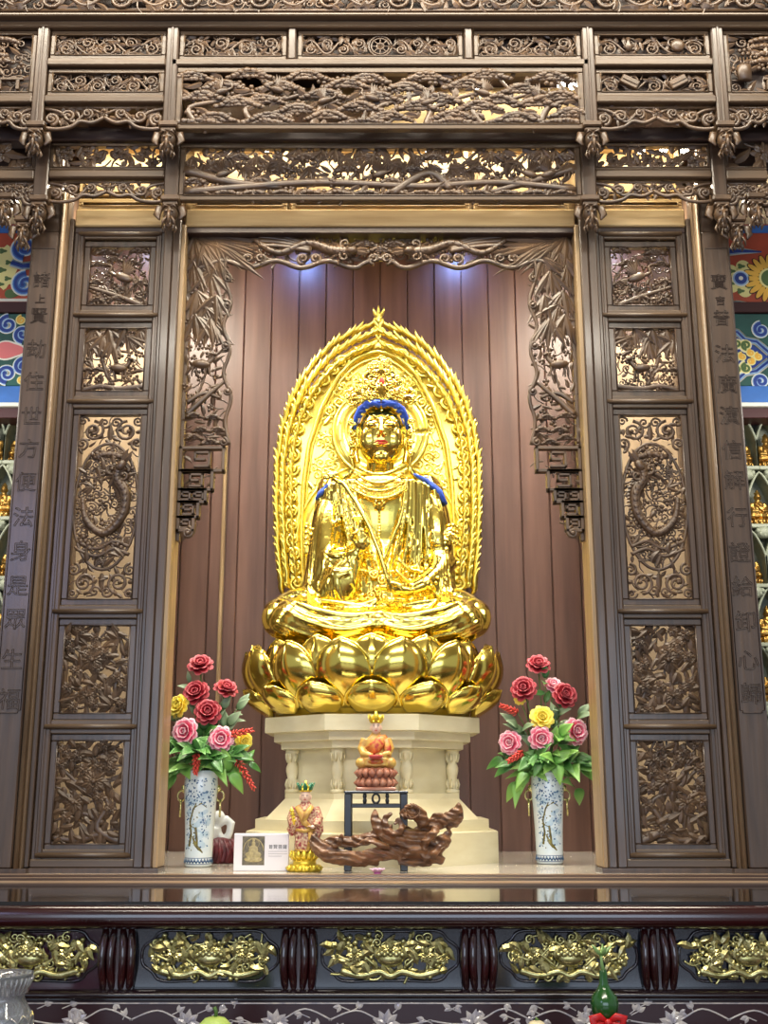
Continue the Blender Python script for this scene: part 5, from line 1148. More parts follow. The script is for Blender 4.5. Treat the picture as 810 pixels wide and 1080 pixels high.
m.sweep([q(-.04,-.03,.315),q(-.012,-.044,.27),q(.0,-.048,.235),q(.03,-.046,.21)],[.014*s,.018*s,.016*s,.012*s],[.005*s]*4,8,up=(0,-1,0)); m.sweep([q(.036,-.03,.315),q(.012,-.046,.28),q(-.006,-.048,.24)],[.012*s,.016*s,.012*s],[.005*s]*3,8,up=(0,-1,0))
m.sweep([q(-.05,-.03,.2),q(0,-.052,.195),q(.05,-.034,.2)],[.009*s]*3,[.006*s]*3,7); m.sweep([q(.03,-.046,.19),q(.034,-.05,.15),q(.02,-.048,.105)],[.012*s,.014*s,.01*s],[.006*s]*3,7); m.sweep([q(-.045,-.04,.105),q(0,-.05,.1),q(.04,-.042,.105)],[.006*s]*3,None,6)
m.build('gold_sash', M['yrobe'], t)
hm = MB(); hm.ball(q(0,-.006,.362),(.026*s,.028*s,.036*s),14,10); hm.ball(q(0,-.034,.358),(.0045*s,.006*s,.008*s),7,5)
for sx in (-1,1): hm.ball(q(sx*.027,0,.356),(.004*s,.007*s,.014*s),7,5)
hr_ = MB(); hp = q(-.05,-.05,.232); hr_.ball(hp,(.011*s,.009*s,.014*s),8,6)
for i in range(4): hr_.sweep([hp+Vector(((-.007+.005*i)*s,-.004*s,.008*s)),hp+Vector(((-.007+.005*i)*s,-.009*s,.02*s)),hp+Vector(((-.006+.005*i)*s,-.004*s,.028*s))],[.003*s,.0028*s,.002*s],None,5)
hr_.build('hand', M['skin'], t); hl_ = MB(); hp = q(.04,-.05,.215); hl_.ball(hp,(.012*s,.012*s,.009*s),8,6)
for i in range(4): hl_.sweep([hp+Vector((-.006*s,(-.006+.004*i)*s,.002*s)),hp+Vector((-.016*s,(-.008+.004*i)*s,.004*s)),hp+Vector((-.024*s,(-.006+.004*i)*s,.001*s))],[.003*s,.0028*s,.002*s],None,5)
hl_.build('hand', M['skin'], t)
hd = hm.build('head', M['skin'], t)
m = MB()
for sx in (-1,1): m.sweep([q(sx*.005,-.0335,.366),q(sx*.015,-.03,.367)],.0013*s,.0013*s,5)
m.build('eye', M['ink'], hd); m = MB(); m.sweep([q(-.006,-.0325,.346),q(.006,-.0325,.346)],.0016*s,.0016*s,5); m.build('mouth', M['red'], hd)
m = MB(); m.lathe([(.03*s,0),(.033*s,.006*s),(.03*s,.014*s),(.02*s,.016*s)], q(0,-.003,.384), 18); m.lathe([(.018*s,0),(.02*s,.02*s),(.006*s,.034*s),(.004*s,.05*s)], q(0,-.003,.39), 12); m.build('crown_band', M['yellow'], t)
m = MB()
for i in range(7): a = 2*pi*i/7-pi/2; d = Vector((cos(a),sin(a),0)); m.sweep([q(.03*d.x,-.003+.03*d.y,.392),q(.038*d.x,-.003+.038*d.y,.41),q(.046*d.x,-.003+.046*d.y,.428)],[.011*s,.012*s,.002*s],[.003*s]*3,5,up=d)
m.build('crown', M['green'], t, label='green crown')
m = MB(); m.sweep([q(-.05,-.06,.225),q(-.06,-.06,.29),q(-.066,-.06,.31)],[.006*s,.007*s,.003*s],None,7)
for i in range(4): m.ball(q(-.052-.004*i,-.06,.245+.016*i),(.012*s,.008*s,.008*s),8,5)
m.build('staff', M['yellow'], t)
# ================================================================ picture card
Yc = 5.07; a = P(246,916,Yc); b2 = P(305,880,Yc)
t = thing('picture_card','white card with a small picture and four Chinese characters before the pedestal','card',((a.x+b2.x)/2,Yc,FLOORZ))
M['card'] = mat('white card', (232,228,232), .35); M['photo'] = mat('sepia print', (120,108,78), .3, rgb2=(70,62,44), scale=(60,60,60)); M['photol'] = mat('sepia highlights', (190,174,120), .3, rgb2=(140,126,84), scale=(80,80,80))
zc0, zc1 = FLOORZ, ZY(879,Yc)
m = MB(); m.box((a.x,Yc,zc0),(b2.x,Yc+.012,zc1),.003); m.build('board', M['card'], t)
m = MB(); m.box((a.x+.03,Yc+.012,zc0),(b2.x-.03,Yc+.06,zc0+.012),.002); m.box((a.x+.1,Yc+.012,zc0),(a.x+.13,Yc+.03,zc1*.5+zc0*.5),.002); m.build('rear_strut', M['card'], t)
xa, xb = P(255,0,Yc).x, P(280,0,Yc).x
xa, xb = P(255.5,898,Yc).x, P(279,898,Yc).x; za, zb = ZY(912.5,Yc), ZY(882,Yc)
m = MB(); m.box((xa,Yc-.001,za),(xb,Yc+.002,zb)); m.build('photo_print', M['photo'], t)
m = MB(); cx = (xa+xb)/2; c = Carve(m, Yc-.001, 2); H = zb-za
for x,z,rx,rz in ((0,.2,.34,.1),(0,.36,.3,.13),(0,.52,.17,.18),(0,.74,.07,.09),(0,.86,.05,.05)): m.ball((cx+x,Yc-.0012,za+z*H),(rx*H,.0008,rz*H),14,6)
c.tube([(cx+.36*H*cos(pi*i/20),za+.5*H+.42*H*sin(pi*i/20)) for i in range(21)],.0022,.0022,0,5,.3); c.tube([(cx+.2*H*cos(2*pi*i/20),za+.74*H+.17*H*sin(2*pi*i/20)) for i in range(21)],.0014,.0014,0,5,.3); m.build('photo_figure', M['photol'], t)
for i,ch in enumerate('普賢菩薩'): glyph(ch, P(285.5+5*i,893,Yc).x, ZY(893,Yc), .019, Yc-.0002, t, 'character', 'ink', .0004, 0)
for y in (898,900.5,903): m = MB(); m.box((P(283,y,Yc).x,Yc-.0006,ZY(y,Yc)-.0012),(P(303 if y<902 else 297,y,Yc).x,Yc+.001,ZY(y,Yc)+.0012)); m.build('text_line', mat('grey print',(176,172,178),.5) if 'grey print' not in bpy.data.materials else bpy.data.materials['grey print'], t)
# ================================================================ porcelain trunk ornament half hidden behind the left vase
Yo = 5.62; c0 = Vector((P(236,900,Yo).x-.02,Yo,FLOORZ)); o_ = lambda x,y: P(x,y,Yo)
t = thing('white_ornament','white glazed ornament on a dark red base, half hidden behind the left vase','ornament',c0)
m = MB(); m.sweep([o_(228,872),o_(233,868),o_(240,864),o_(244,868),o_(242,878),o_(239,887),o_(236,890),o_(233,884),o_(229,874)],[.016,.018,.02,.02,.018,.017,.018,.018,.016],None,12); m.ball(o_(231,862),(.03,.03,.035),12,8); m.sweep([o_(228,872),o_(222,885),o_(222,895)],[.03,.035,.04],None,12); remesh(m,.006,2).build('glazed_arm', M['glaze'], t)
M['maroon'] = mat('maroon cloth', (104,24,34), .5, rgb2=(60,14,22), scale=(25,25,25))
m = MB(); m.lathe([(.1,0),(.105,.02),(.09,.05),(.095,.08),(.06,.11),(.02,.12)], c0, 24, .7)
for i in range(16): an = 2*pi*i/16; m.sweep([c0+Vector((.1*cos(an),.07*sin(an),.005)),c0+Vector((.102*cos(an+.15),.072*sin(an+.15),.05)),c0+Vector((.06*cos(an),.045*sin(an),.11))],[.014,.012,.006],None,6)
m.build('draped_base', M['maroon'], t)
# ================================================================ setting
M['floor'] = mat('hall floor tiles', (120,84,66), .25, rgb2=(100,68,54), scale=(1.5,1.5,1.5)); M['plaster'] = mat('cream plaster', (214,196,160), .7, var=.05); M['ceil'] = mat('hall ceiling', (176,160,136), .7, var=.1)
M['sand'] = mat('sand coloured panel', (186,164,134), .5, rgb2=(160,138,110), scale=(3,3,3)); M['nich'] = mat('grey green niche wall', (142,144,124), .55, rgb2=(116,120,104), scale=(12,12,12)); M['nichr'] = mat('pale grey green arch rim', (166,170,146), .5, rgb2=(138,144,124), scale=(20,20,20))
M['mar'] = mat('maroon paint', (62,20,22), .45); M['bl1'] = mat('mid blue paint', (52,104,176), .5, var=.12, scale=(5,5,5)); M['bl2'] = mat('deep blue paint', (34,62,140), .5); M['bl3'] = mat('pale blue paint', (150,184,222), .5)
M['wh'] = mat('cream white paint', (232,230,214), .5); M['tq'] = mat('dark teal paint', (38,86,78), .5, var=.15, scale=(6,6,6)); M['rr'] = mat('brick red paint', (176,74,46), .5, var=.1, scale=(6,6,6)); M['yl'] = mat('pale yellow paint', (236,226,150), .5); M['gn'] = mat('moss green paint', (84,110,60), .5); M['pk'] = mat('pink paint', (222,120,120), .5); M['or'] = mat('orange yellow paint', (240,186,72), .5)
def st(name, a, b, m, bev=0): q = MB(); q.box(a, b, bev); return q.build(name, M[m], None, 'structure')
st('floor', (-7,-9,-.1), (7,7.4,0), 'floor')
st('ceiling', (-7,-9,6.2), (7,7.4,6.4), 'ceil')
q = MB()                                   # plank wall behind the statue: upright boards with narrow joints
x = -1.72
for i in range(60):
    w = .172
    if x > 1.72: break
    q.box((x+.0025,6.6+R.uniform(0,.004),1.0),(min(x+w,1.74)-.0025,6.66,5.0),.004); x += w
q.box((-1.74,6.62,1.0),(1.74,6.7,5.0)); q.build('wall_back', M['plank'], None, 'structure')
q = MB(); q.box((-.958,6.57,FLOORZ),(-.935,6.61,3.6),.004); q.build('trim_1', M['palev'], None, 'structure')
for s, nm in ((-1,'wall_left_partition'),(1,'wall_right_partition')):
    a, b = sorted((s*1.72, s*1.78)); st(nm, (a,5.3,0), (b,6.7,5.0), 'wood'); a, b = sorted((s*1.2, s*1.72)); st('wall_%s_chamber' % ('left' if s < 0 else 'right'), (a,6.2,FLOORZ), (b,6.25,4.05), 'sand')
st('trim_2', (-1.72,4.93,.9), (1.72,6.6,FLOORZ), 'marble')           # marble shelf of the shrine
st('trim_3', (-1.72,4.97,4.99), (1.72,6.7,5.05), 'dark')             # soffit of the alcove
q = MB()                                     # low rounded beads along the front of the shelf, dark strips between painted as groove shade
q.box((-2.6,4.55,.95),(2.6,4.95,1.118),.003); q.mi = 1
for yy, zz, rw in ((4.885,1.134,.045),(4.765,1.129,.042),(4.65,1.125,.045)): q.sweep([(-2.6,yy,zz),(2.6,yy,zz)], rw, .014, 14, up=(0,0,1))
q.mi = 0
for yy, zz, rw in ((4.825,1.137,.02),(4.707,1.133,.018),(4.577,1.124,.026)): q.sweep([(-2.6,yy,zz),(2.6,yy,zz)], rw, .012, 8, up=(0,0,1))
q.build('trim_4', [M['dark'],M['brass']], None, 'structure')
for s in (-1,1): a, b = sorted((s*1.49,s*1.73)); st('trim_%d' % (6+s), (a,4.925,.9),(b,5.06,LEDGEZ),'wood')
st('trim_8', (-1.56,4.955,1.1),(-.94,5.12,LEDGEZ),'wood'); st('trim_9', (.94,4.955,1.1),(1.56,5.12,LEDGEZ),'wood')
# ---- side walls with rows of arched niches
NY = 5.85
pitx, pitz = .142, .30
def arch_pts(w, h, n=8):
    o = [(-w,0),(-w,h*.5)]
    for i in range(1,n+1): q = i/n; o.append((-w*(1-q)**.75*1.0 if q<1 else 0, h*.5+h*.5*q**.8))
    return o
proto = None; count = 0
def small_buddha(loc, s=1.0):
    t = thing('gilded_figurine', 'x', 'figurine', loc); q = lambda x,y,z: Vector(loc)+Vector((x*s,y*s,z*s))
    m = MB(); m.lathe([(.05*s,0),(.056*s,.01*s),(.048*s,.022*s),(.054*s,.034*s),(.02*s,.036*s)], loc, 20, .75)
    for i in range(14): a = 2*pi*i/14; d = Vector((cos(a),sin(a)*.75,0)); m.sweep([q(.05*d.x,.05*d.y,.004),q(.06*d.x,.06*d.y,.02),q(.054*d.x,.054*d.y,.036)],[.008*s,.012*s,.004*s],[.005*s]*3,5,up=d)
    m.build('lotus_seat', M['goldd'], t)
    b = MB(); b.ball(q(0,0,.055),(.056*s,.04*s,.022*s),14,8)
    for sx in (-1,1): b.ball(q(sx*.042,-.012,.054),(.02*s,.022*s,.018*s),8,6); b.sweep([q(sx*.03,.004,.128),q(sx*.042,0,.1),q(sx*.036,-.022,.08),q(sx*.008,-.034,.078)],[.015*s,.015*s,.013*s,.009*s],None,8)
    b.sweep([q(0,0,.05),q(0,0,.09),q(0,.003,.126),q(0,.003,.142),q(0,0,.152)],[.036*s,.031*s,.034*s,.016*s,.012*s],[.026*s,.023*s,.022*s,.014*s,.012*s],12)
    b.ball(q(0,-.002,.166),(.0175*s,.0185*s,.023*s),12,9); b.ball(q(0,.004,.184),(.016*s,.016*s,.014*s),10,6); b.ball(q(0,.004,.197),(.008*s,.008*s,.01*s),8,5); b.ball(q(0,-.02,.163),(.003*s,.004*s,.005*s),6,4)
    for sx in (-1,1): b.ball(q(sx*.0185,.002,.16),(.003*s,.005*s,.011*s),6,4)
    for i in range(4): b.sweep([q(-.026+.004*i,-.02,.126),q(-.006+.007*i,-.032,.1),q(.012+.006*i,-.034,.078)],.0028*s,.0028*s,5); b.sweep([q(-.046,-.026,.05+.005*i),q(0,-.042,.046+.005*i),q(.046,-.026,.05+.005*i)],.0026*s,.0026*s,5)
    remesh(b,.0032,1).build('body', M['goldd'], t); return t
NAMES = ['topmost','second','third','fourth','fifth','sixth','seventh','eighth']
NICHE = {}
for s in (-1,1):
    side = 'left' if s < 0 else 'right'
    w = MB(); a, b = sorted((s*1.74, s*2.7)); w.box((a,NY+.12,0),(b,NY+.2,ZY(437,NY)))
    wall = w.build('wall_%s' % side, M['nich'], None, 'structure'); NICHE[s] = wall
    rows = [492,553,616,678,740,802,864] if s > 0 else [486,545,608,672,735,798,860]
    for r_, yb in enumerate(rows):
        zb = ZY(yb, NY); base_x = s*P(401+403,yb,NY).x if s > 0 else P(22,yb,NY).x
        offs = (0,-pitx,pitx,2*pitx) if r_ % 2 == 0 else (-pitx*.5,pitx*.5,-1.5*pitx,1.5*pitx)
        x_first = 1.985 if s > 0 else -1.84
        for k in offs:
            x = x_first + k if s > 0 else x_first - k
            if not (1.7 < abs(x) < 2.3): continue
            m = MB(); hw = pitx*.5; hh = pitz*.97
            ap = arch_pts(hw, hh); full = [(x+u,zb+v) for u,v in ap] + [(x-u,zb+v) for u,v in ap[-2::-1]]
            m.sweep([(u,NY,v) for u,v in full], .0075,.012,6); inner = [(x+(u-x)*.98,v) for u,v in full]
            for i in range(len(inner)-1):
                (u0,v0),(u1,v1) = inner[i],inner[i+1]; m.add([(u0,NY,v0),(u1,NY,v1),(u1,NY+.13,v1),(u0,NY+.13,v0)],[(0,1,2,3)])
            m.box((x-hw,NY-.02,zb-.022),(x+hw,NY+.13,zb),.004)
            m.ball((x,NY-.0,zb-.045),(.05,.03,.034),10,7)
            for i in range(5): an = pi+pi*(i+.5)/5; m.ball((x+.036*cos(an),NY-.012,zb-.03+.03*sin(an)),(.014,.016,.016),7,5)
            m.build('niche_arch', M['nichr'], wall)
            xp = 401+(x/ (NY*cos(TILT)+(zb-EYE)*sin(TILT)))*F_PX
            lo = 38-(yb-420)*.082; hi_ = 764+(yb-420)*.082
            vis = (-14 < xp < lo+14) if s < 0 else (hi_-14 < xp < 824)
            if not vis: continue
            if proto is None: proto = small_buddha((x,NY+.055,zb)); o = proto
            else: o = copy_tree(proto); o.location = (x,NY+.055,zb)
            col = 'innermost' if (xp > 8 if s < 0 else xp < 790) else 'outer'
            if s < 0: col = 'nearest the couplet board' if xp > lo-12 else 'nearest the picture edge'
            else: col = 'nearest the couplet board' if xp < hi_+12 else 'nearest the picture edge'
            o['label'] = 'gilded seated figurine, %s row of niches, %s wall, %s' % (NAMES[r_], side, col); o['group'] = 'gilded figurines in the %s niche wall' % side
# ---- painted beams above the niches
def curlp(par, u, v, r, a0, d, cols, Y, turns=1.3, tr=.016):
    """painted scroll: bands of white, pale and deep blue laid as thin inlay"""
    for k,(cn,w) in enumerate(cols):
        m = MB(); n = 26; pts = [(u+r*(1-.72*i/n)*cos(a0+d*2*pi*turns*i/n), v+r*(1-.72*i/n)*sin(a0+d*2*pi*turns*i/n)) for i in range(n+1)]
        m.sweep([(p[0],Y-.0015*(k+1),p[1]) for p in pts], [w*(1-.3*i/n) for i in range(n+1)], .0012, 6, smooth=False); m.ball((pts[-1][0],Y-.0015*(k+1),pts[-1][1]),(w*1.2,.0012,w*1.2),8,4); m.build('painted_scroll', M[cn], par)
def blob(par, name, pts, cn, Y):
    m = MB(); A = sum(pts[i][0]*pts[(i+1)%len(pts)][1]-pts[(i+1)%len(pts)][0]*pts[i][1] for i in range(len(pts)))
    m.prism(pts if A > 0 else pts[::-1], Y, Y+.004); m.build(name, M[cn], par)
def ell(u, v, a, b, n=24, k=0, amp=0, rot=0): return [(u+(a*(1+amp*cos(k*q))*cos(q)*cos(rot)-b*(1+amp*cos(k*q))*sin(q)*sin(rot)), v+(a*(1+amp*cos(k*q))*cos(q)*sin(rot)+b*(1+amp*cos(k*q))*sin(q)*cos(rot))) for q in [2*pi*i/n for i in range(n)]]
BY = 5.72; BLUE = (('wh',.03),('bl3',.022),('bl1',.016),('bl2',.008))
BLU2 = (('wh',.02),('bl3',.015),('bl2',.010)); GRN = (('wh',.02),('yl',.015),('gn',.008)); GOLDY = (('yl',.013),('or',.006))
BX = lambda x, y: P(x, y, BY).x; BZ2 = lambda y: ZY(y, BY)
for s in (-1,1):
    side = 'left' if s < 0 else 'right'; a, b = sorted((s*1.78, s*2.7)); E_ = s*2.7
    up = thing('painted_beam','upper painted beam with red ground and %s at the far %s' % (('blue and white scrolls','left') if s<0 else ('a yellow petalled flower','right')),'painted beam',((a+b)/2,BY,BZ2(318)))
    bar(up,'board',(a,BY,BZ2(320)),(b,BY+.12,BZ2(236)),'rr',.003); bar(up,'blue_upper_edge',(a,BY-.004,BZ2(246)),(b,BY+.1,BZ2(238)),'bl1',.001)
    lo = thing('painted_beam','lower painted beam with teal ground, blue scrolls and pink lotus at the far %s' % side,'painted beam',((a+b)/2,BY,BZ2(405)))
    bar(lo,'board',(a,BY+.01,BZ2(406)),(b,BY+.12,BZ2(330)),'tq',.003); bar(lo,'blue_band',(a,BY,BZ2(425)),(b,BY+.12,BZ2(407)),'bl1',.002); bar(lo,'white_line',(a,BY-.01,BZ2(429)),(b,BY+.12,BZ2(425)),'wh',.002)
    bar(up,'maroon_band',(a,BY-.01,BZ2(330)),(b,BY+.12,BZ2(319)),'mar',.002); bar(lo,'maroon_band',(a,BY+.01,BZ2(440)),(b,BY+.14,BZ2(429.5)),'mar',.002)
    if s < 0:
        for y in (262,283,301): pass
        blob(up,'painted_petal',ell(BX(4,282),BZ2(282),.075,.13,30,9,.08),'yl',BY-.002)
        for x,y,r2 in ((3,265,.02),(9,277,.018),(2,285,.022),(8,294,.018),(0,300,.02)): blob(up,'painted_leaf',ell(BX(x,y),BZ2(y),r2,r2*.7,16,3,.3),'gn',BY-.004)
        curlp(up,BX(27,300),BZ2(300),.062,pi/2,1,BLUE,BY-.002); curlp(up,BX(26,262),BZ2(262),.06,-pi/2,-1,BLUE,BY-.002)
        for k,cn in enumerate(('wh','bl3','bl2')): m = MB(); m.sweep([(BX(12,277),BY-.003-.001*k,BZ2(277)),(BX(24,281),BY-.003-.001*k,BZ2(281)),(BX(40,279),BY-.003-.001*k,BZ2(279))],[.026-.007*k]*3,.0012,6); m.build('painted_scroll',M[cn],up)
        blob(up,'painted_leaf',ell(BX(12,310),BZ2(310),.04,.026,16,3,.1),'gn',BY-.003); blob(up,'painted_edge',[(BX(-30,318),BZ2(318)),(BX(60,318),BZ2(318)),(BX(60,315),BZ2(315)),(BX(-30,315),BZ2(315))],'wh',BY-.001)
        blob(lo,'painted_lotus',ell(BX(10,369),BZ2(369),.085,.055,30,3,.14),'wh',BY+.006); blob(lo,'painted_lotus',ell(BX(9,369),BZ2(369),.074,.046,30,3,.14),'pk',BY+.003)
        for x,y,r2,d in ((8,342,.05,1),(24,352,.045,-1),(24,386,.045,1),(7,394,.05,-1)): curlp(lo,BX(x,y),BZ2(y),r2,pi/2*d,d,BLU2,BY+.008)
        for x,y,d in ((22,337,1),(22,400,-1),(31,362,1)): curlp(lo,BX(x,y),BZ2(y),.022,pi*.5,d,GOLDY,BY+.008)
    else:
        fc = (BX(812,294),BZ2(294))
        for k in range(20):
            an = 2*pi*k/20; blob(up,'painted_petal',ell(fc[0]+.1*cos(an),fc[1]+.1*sin(an),.05,.02,14,0,0,an),'mar' ,BY-.0025); blob(up,'painted_petal',ell(fc[0]+.1*cos(an),fc[1]+.1*sin(an),.044,.0145,14,0,0,an),'or',BY-.004)
        blob(up,'painted_ring',ell(fc[0],fc[1],.062,.062),'yl',BY-.006); blob(up,'painted_ring',ell(fc[0],fc[1],.05,.05),'gn',BY-.008)
        for q in range(5): blob(up,'painted_petal',ell(BX(781+1.5*cos(q*1.256),294)+.055*cos(q*1.256),BZ2(294)+.075*sin(q*1.256),.04,.04,18),'yl',BY-.0012)
        for q in range(6): blob(up,'painted_leaf',ell(BX(781,294)+.06*cos(q*1.05+.4),BZ2(294)+.075*sin(q*1.05+.4),.02,.014,12,3,.3),'gn',BY-.003)
        for rr,cn,k in ((.048,'wh',0),(.042,'bl3',1),(.034,'bl2',2),(.012,'wh',3)): blob(up,'painted_ring',ell(BX(781,294),BZ2(294),rr,rr),cn,BY-.004-.0015*k)
        for y in (266,322):
            for k,cn in enumerate(('wh','bl3','bl2')): m = MB(); m.sweep([(BX(762,y),BY-.003-.001*k,BZ2(y)),(BX(780,y-1),BY-.003-.001*k,BZ2(y-1)),(BX(803,y),BY-.003-.001*k,BZ2(y))],[.03-.008*k,.022-.006*k,.004],.0012,6); m.build('painted_scroll',M[cn],up)
        blob(lo,'painted_lotus',ell(BX(770,376),BZ2(376),.05,.06,30,3,.1),'wh',BY+.006); blob(lo,'painted_lotus',ell(BX(769,376),BZ2(376),.042,.052,30,3,.1),'red',BY+.003)
        for k,(w,cn) in enumerate(((.024,'wh'),(.017,'bl3'),(.03,'bl2'))): pass
        blob(lo,'painted_ground',[(BX(768,345),BZ2(345)),(BX(790,360),BZ2(360)),(BX(812,376),BZ2(376)),(BX(790,392),BZ2(392)),(BX(768,405),BZ2(405)),(BX(776,376),BZ2(376))],'bl2',BY+.0085)
        for pl in ([(768,348),(778,350),(786,358),(798,360),(812,372)],[(768,402),(778,400),(786,393),(798,391),(812,380)]):
            for k,(cn,w) in enumerate((('wh',.022),('bl3',.016),('bl2',.007))): m = MB(); m.sweep([(BX(x,y),BY+.006-.0015*k,BZ2(y)) for x,y in pl],w,.0012,6); m.build('painted_scroll',M[cn],lo)
        for x,y,r2,d in ((777,362,.026,1),(787,364,.026,-1),(777,390,.026,-1),(787,388,.026,1)): curlp(lo,BX(x,y),BZ2(y),r2,pi/2*d,d,GRN,BY+.004)
        for x,y,d in ((792,372,1),(792,381,-1),(783,376,1),(800,376,1)): curlp(lo,BX(x,y),BZ2(y),.018,pi*.5,d,GOLDY,BY+.002)
        for x,y,r2,d in ((803,348,.04,1),(803,402,.04,-1)): curlp(lo,BX(x,y),BZ2(y),r2,pi/2*d,d,BLU2,BY+.006)
    w = MB(); w.box((a,BY+.08,BZ2(238)),(b,BY+.2,6.2)); w.build('wall_upper_%s' % side, M['plaster'], None, 'structure')
    tt = thing('roof_rafter','slanting pale rafter beside the canopy pendants, far %s' % side,'rafter',(s*1.86,5.3,BZ2(238)))
    m = MB(); m.sweep([P(401+s*372,206,5.35),P(401+s*361,262,5.35)],.022,.03,4,smooth=False); m.build('pale_face', M['pale'], tt); m = MB(); m.sweep([P(401+s*368,206,5.33),P(401+s*357,264,5.33)],.008,.03,4,smooth=False); m.build('dark_edge', M['dark'], tt)
# ================================================================ altar table
TZ = 1.125; TYF = 3.97
t = thing('altar_table','long dark red lacquered altar table with black glass top and gilt panels','altar table',(0,4.3,0))
m = MB(); m.box((-2.6,TYF,TZ-.012),(2.6,4.548,TZ)); m.build('glass_top', M['mirror'], t, label='black glass top')
m = MB(); z0, z1 = ZY(980,TYF), TZ-.012
prof = [(0,z1),(-.012,z1-.004),(-.02,z1-.02),(-.024,z1-.045),(-.018,z1-.062),(-.004,z1-.07),(.006,z1-.076),(.012,z0)]
def extr(m, prof, y0, x0=-2.6, x1=2.6, smooth=True):
    k = len(prof); vs = [(x0,y0+p,z) for p,z in prof]+[(x1,y0+p,z) for p,z in prof]; m.add(vs, [(i,i+1,i+1+k,i+k) for i in range(k-1)], smooth)
extr(m, prof, TYF); m.box((-2.6,TYF+.012,z0),(2.6,4.5,z1-.001)); m.build('rounded_moulding', M['lacq'], t)
zd0, zd1 = ZY(1046,TYF), ZY(980,TYF)
m = MB(); m.box((-2.6,TYF+.09,0),(2.6,4.5,zd1)); m.build('carcass', M['lacqd'], t)
M['pane'] = mat('dark blue glass panel', (34,40,52), .12, coat=.8, rgb2=(26,26,34), scale=(6,6,6)); M['rosew'] = mat('rosewood panel', (58,30,42), .14, coat=.7)
for i, xp in enumerate([P(x_,1012,TYF).x for x_ in (-71,121,314,506,698,890)]):
    m = MB()
    for k in range(4):
        x = xp-.042+.028*k; n = 12
        m.sweep([(x+.012*sin(pi*j/n)*(-1 if k<2 else 1)*.6, TYF+.06-.03*sin(pi*j/n)**.8, zd0+(zd1-zd0)*j/n) for j in range(n+1)], .0145,.02,8)
    m.box((xp-.055,TYF+.04,zd0),(xp+.055,TYF+.09,zd1)); m.build('fluted_post', M['lacq'], t)
for i, xc in enumerate([P(x_,1012,TYF).x for x_ in (27,219,412,603,794)]):
    m = MB(); xa, xb = xc-.252, xc+.252
    m.box((xa,TYF+.06,zd0),(xb,TYF+.088,zd1)); pn = m.build('drawer_panel', M['rosew' if i == 0 else 'pane'], t)
    m = MB(); zc = (zd0+zd1)/2+.006; hh = (zd1-zd0)*.42; pts = []
    for k in range(65):
        a = 2*pi*k/64; e = .8; cx_, sx_ = cos(a), sin(a); lob = 1+.05*cos(6*a)
        pts.append((xc+.225*math.copysign(abs(cx_)**.55,cx_)*lob*.98, TYF+.057, zc+hh*math.copysign(abs(sx_)**.6,sx_)*lob))
    m.sweep(pts,.005,.004,6,cap=False); m.build('lobed_border', M['lacqd'], pn)
    gm = MB(); c = Carve(gm, TYF+.055, 400+i); W = .196; H = .064
    c.curve([(xc-W*.85,zc-H*.7),(xc-W*.5,zc-H*.95),(xc-W*.2,zc-H*.75),(xc,zc-H*.98),(xc+W*.2,zc-H*.75),(xc+W*.5,zc-H*.95),(xc+W*.85,zc-H*.7)], .013,.013,.008)
    gm.ball((xc,TYF+.045,zc-H*.1),(W*.24,.022,H*.42),16,8); c.rosette(xc,zc+H*.35,H*.5,9,.02)
    for k in range(12): c.leaf(xc-W*.24+W*.48*k/11, zc-H*.1, pi/2+.0*k, .035,.008,.022)
    for k in range(9): gm.ball((xc-W*.2+W*.4*k/8,TYF+.03,zc+H*.12+.006*(k%2)),(.011,.009,.01),7,5)
    for s in (-1,1):
        c.curve([(xc+s*W*.25,zc-H*.5),(xc+s*W*.5,zc+H*.1),(xc+s*W*.8,zc+H*.5)], .006,.004,.012); c.curve([(xc+s*W*.95,zc+H*.1),(xc+s*W*.6,zc-H*.2),(xc+s*W*.3,zc+H*.6)], .006,.004,.012)
        c.rosette(xc+s*W*.62,zc+H*.05,H*.42,8,.014); c.rosette(xc+s*W*.92,zc-H*.1,H*.3,7,.01)
        for q in ((.45,.65),(.8,.75),(.35,.3),(.98,.45),(.7,-.5),(.45,-.3)): c.leaf(xc+s*W*q[0],zc+H*q[1],c.r.uniform(0,6.2),.05,.013,.014,bend=.8); c.leaf(xc+s*W*q[0],zc+H*q[1],c.r.uniform(0,6.2),.045,.012,.01,bend=-.8)
    c.fill(lambda u,v: ((u-xc)/W)**4+((v-zc)/H)**4 < 1, (xc-W*1.05,zc-H,xc+W*1.05,zc+H), 70, .04,.011,.019,'llcsb',.002)
    gm.build('gilt_relief', M['goldc'], pn, label='gilt relief of flowers round a basket')
m = MB(); z0, z1 = ZY(1057,TYF), zd0
extr(m, [(.06,z1),(.02,z1-.002),(.008,z1-.012),(.012,z1-.02),(.03,z1-.026),(.024,z0)], TYF); m.build('lower_moulding', M['lacqd'], t)
m = MB(); m.box((-2.6,TYF+.03,.45),(2.6,TYF+.1,z0)); m.build('apron', M['lacqa'], t)
im = MB(); c = Carve(im, TYF+.0295, 77); zi = ZY(1060,TYF)
im.sweep([(-2.2,TYF+.0285,zi),(2.2,TYF+.0285,zi)], .0025,.0015,6)
z_ = ZY(1078,TYF); fl = .12
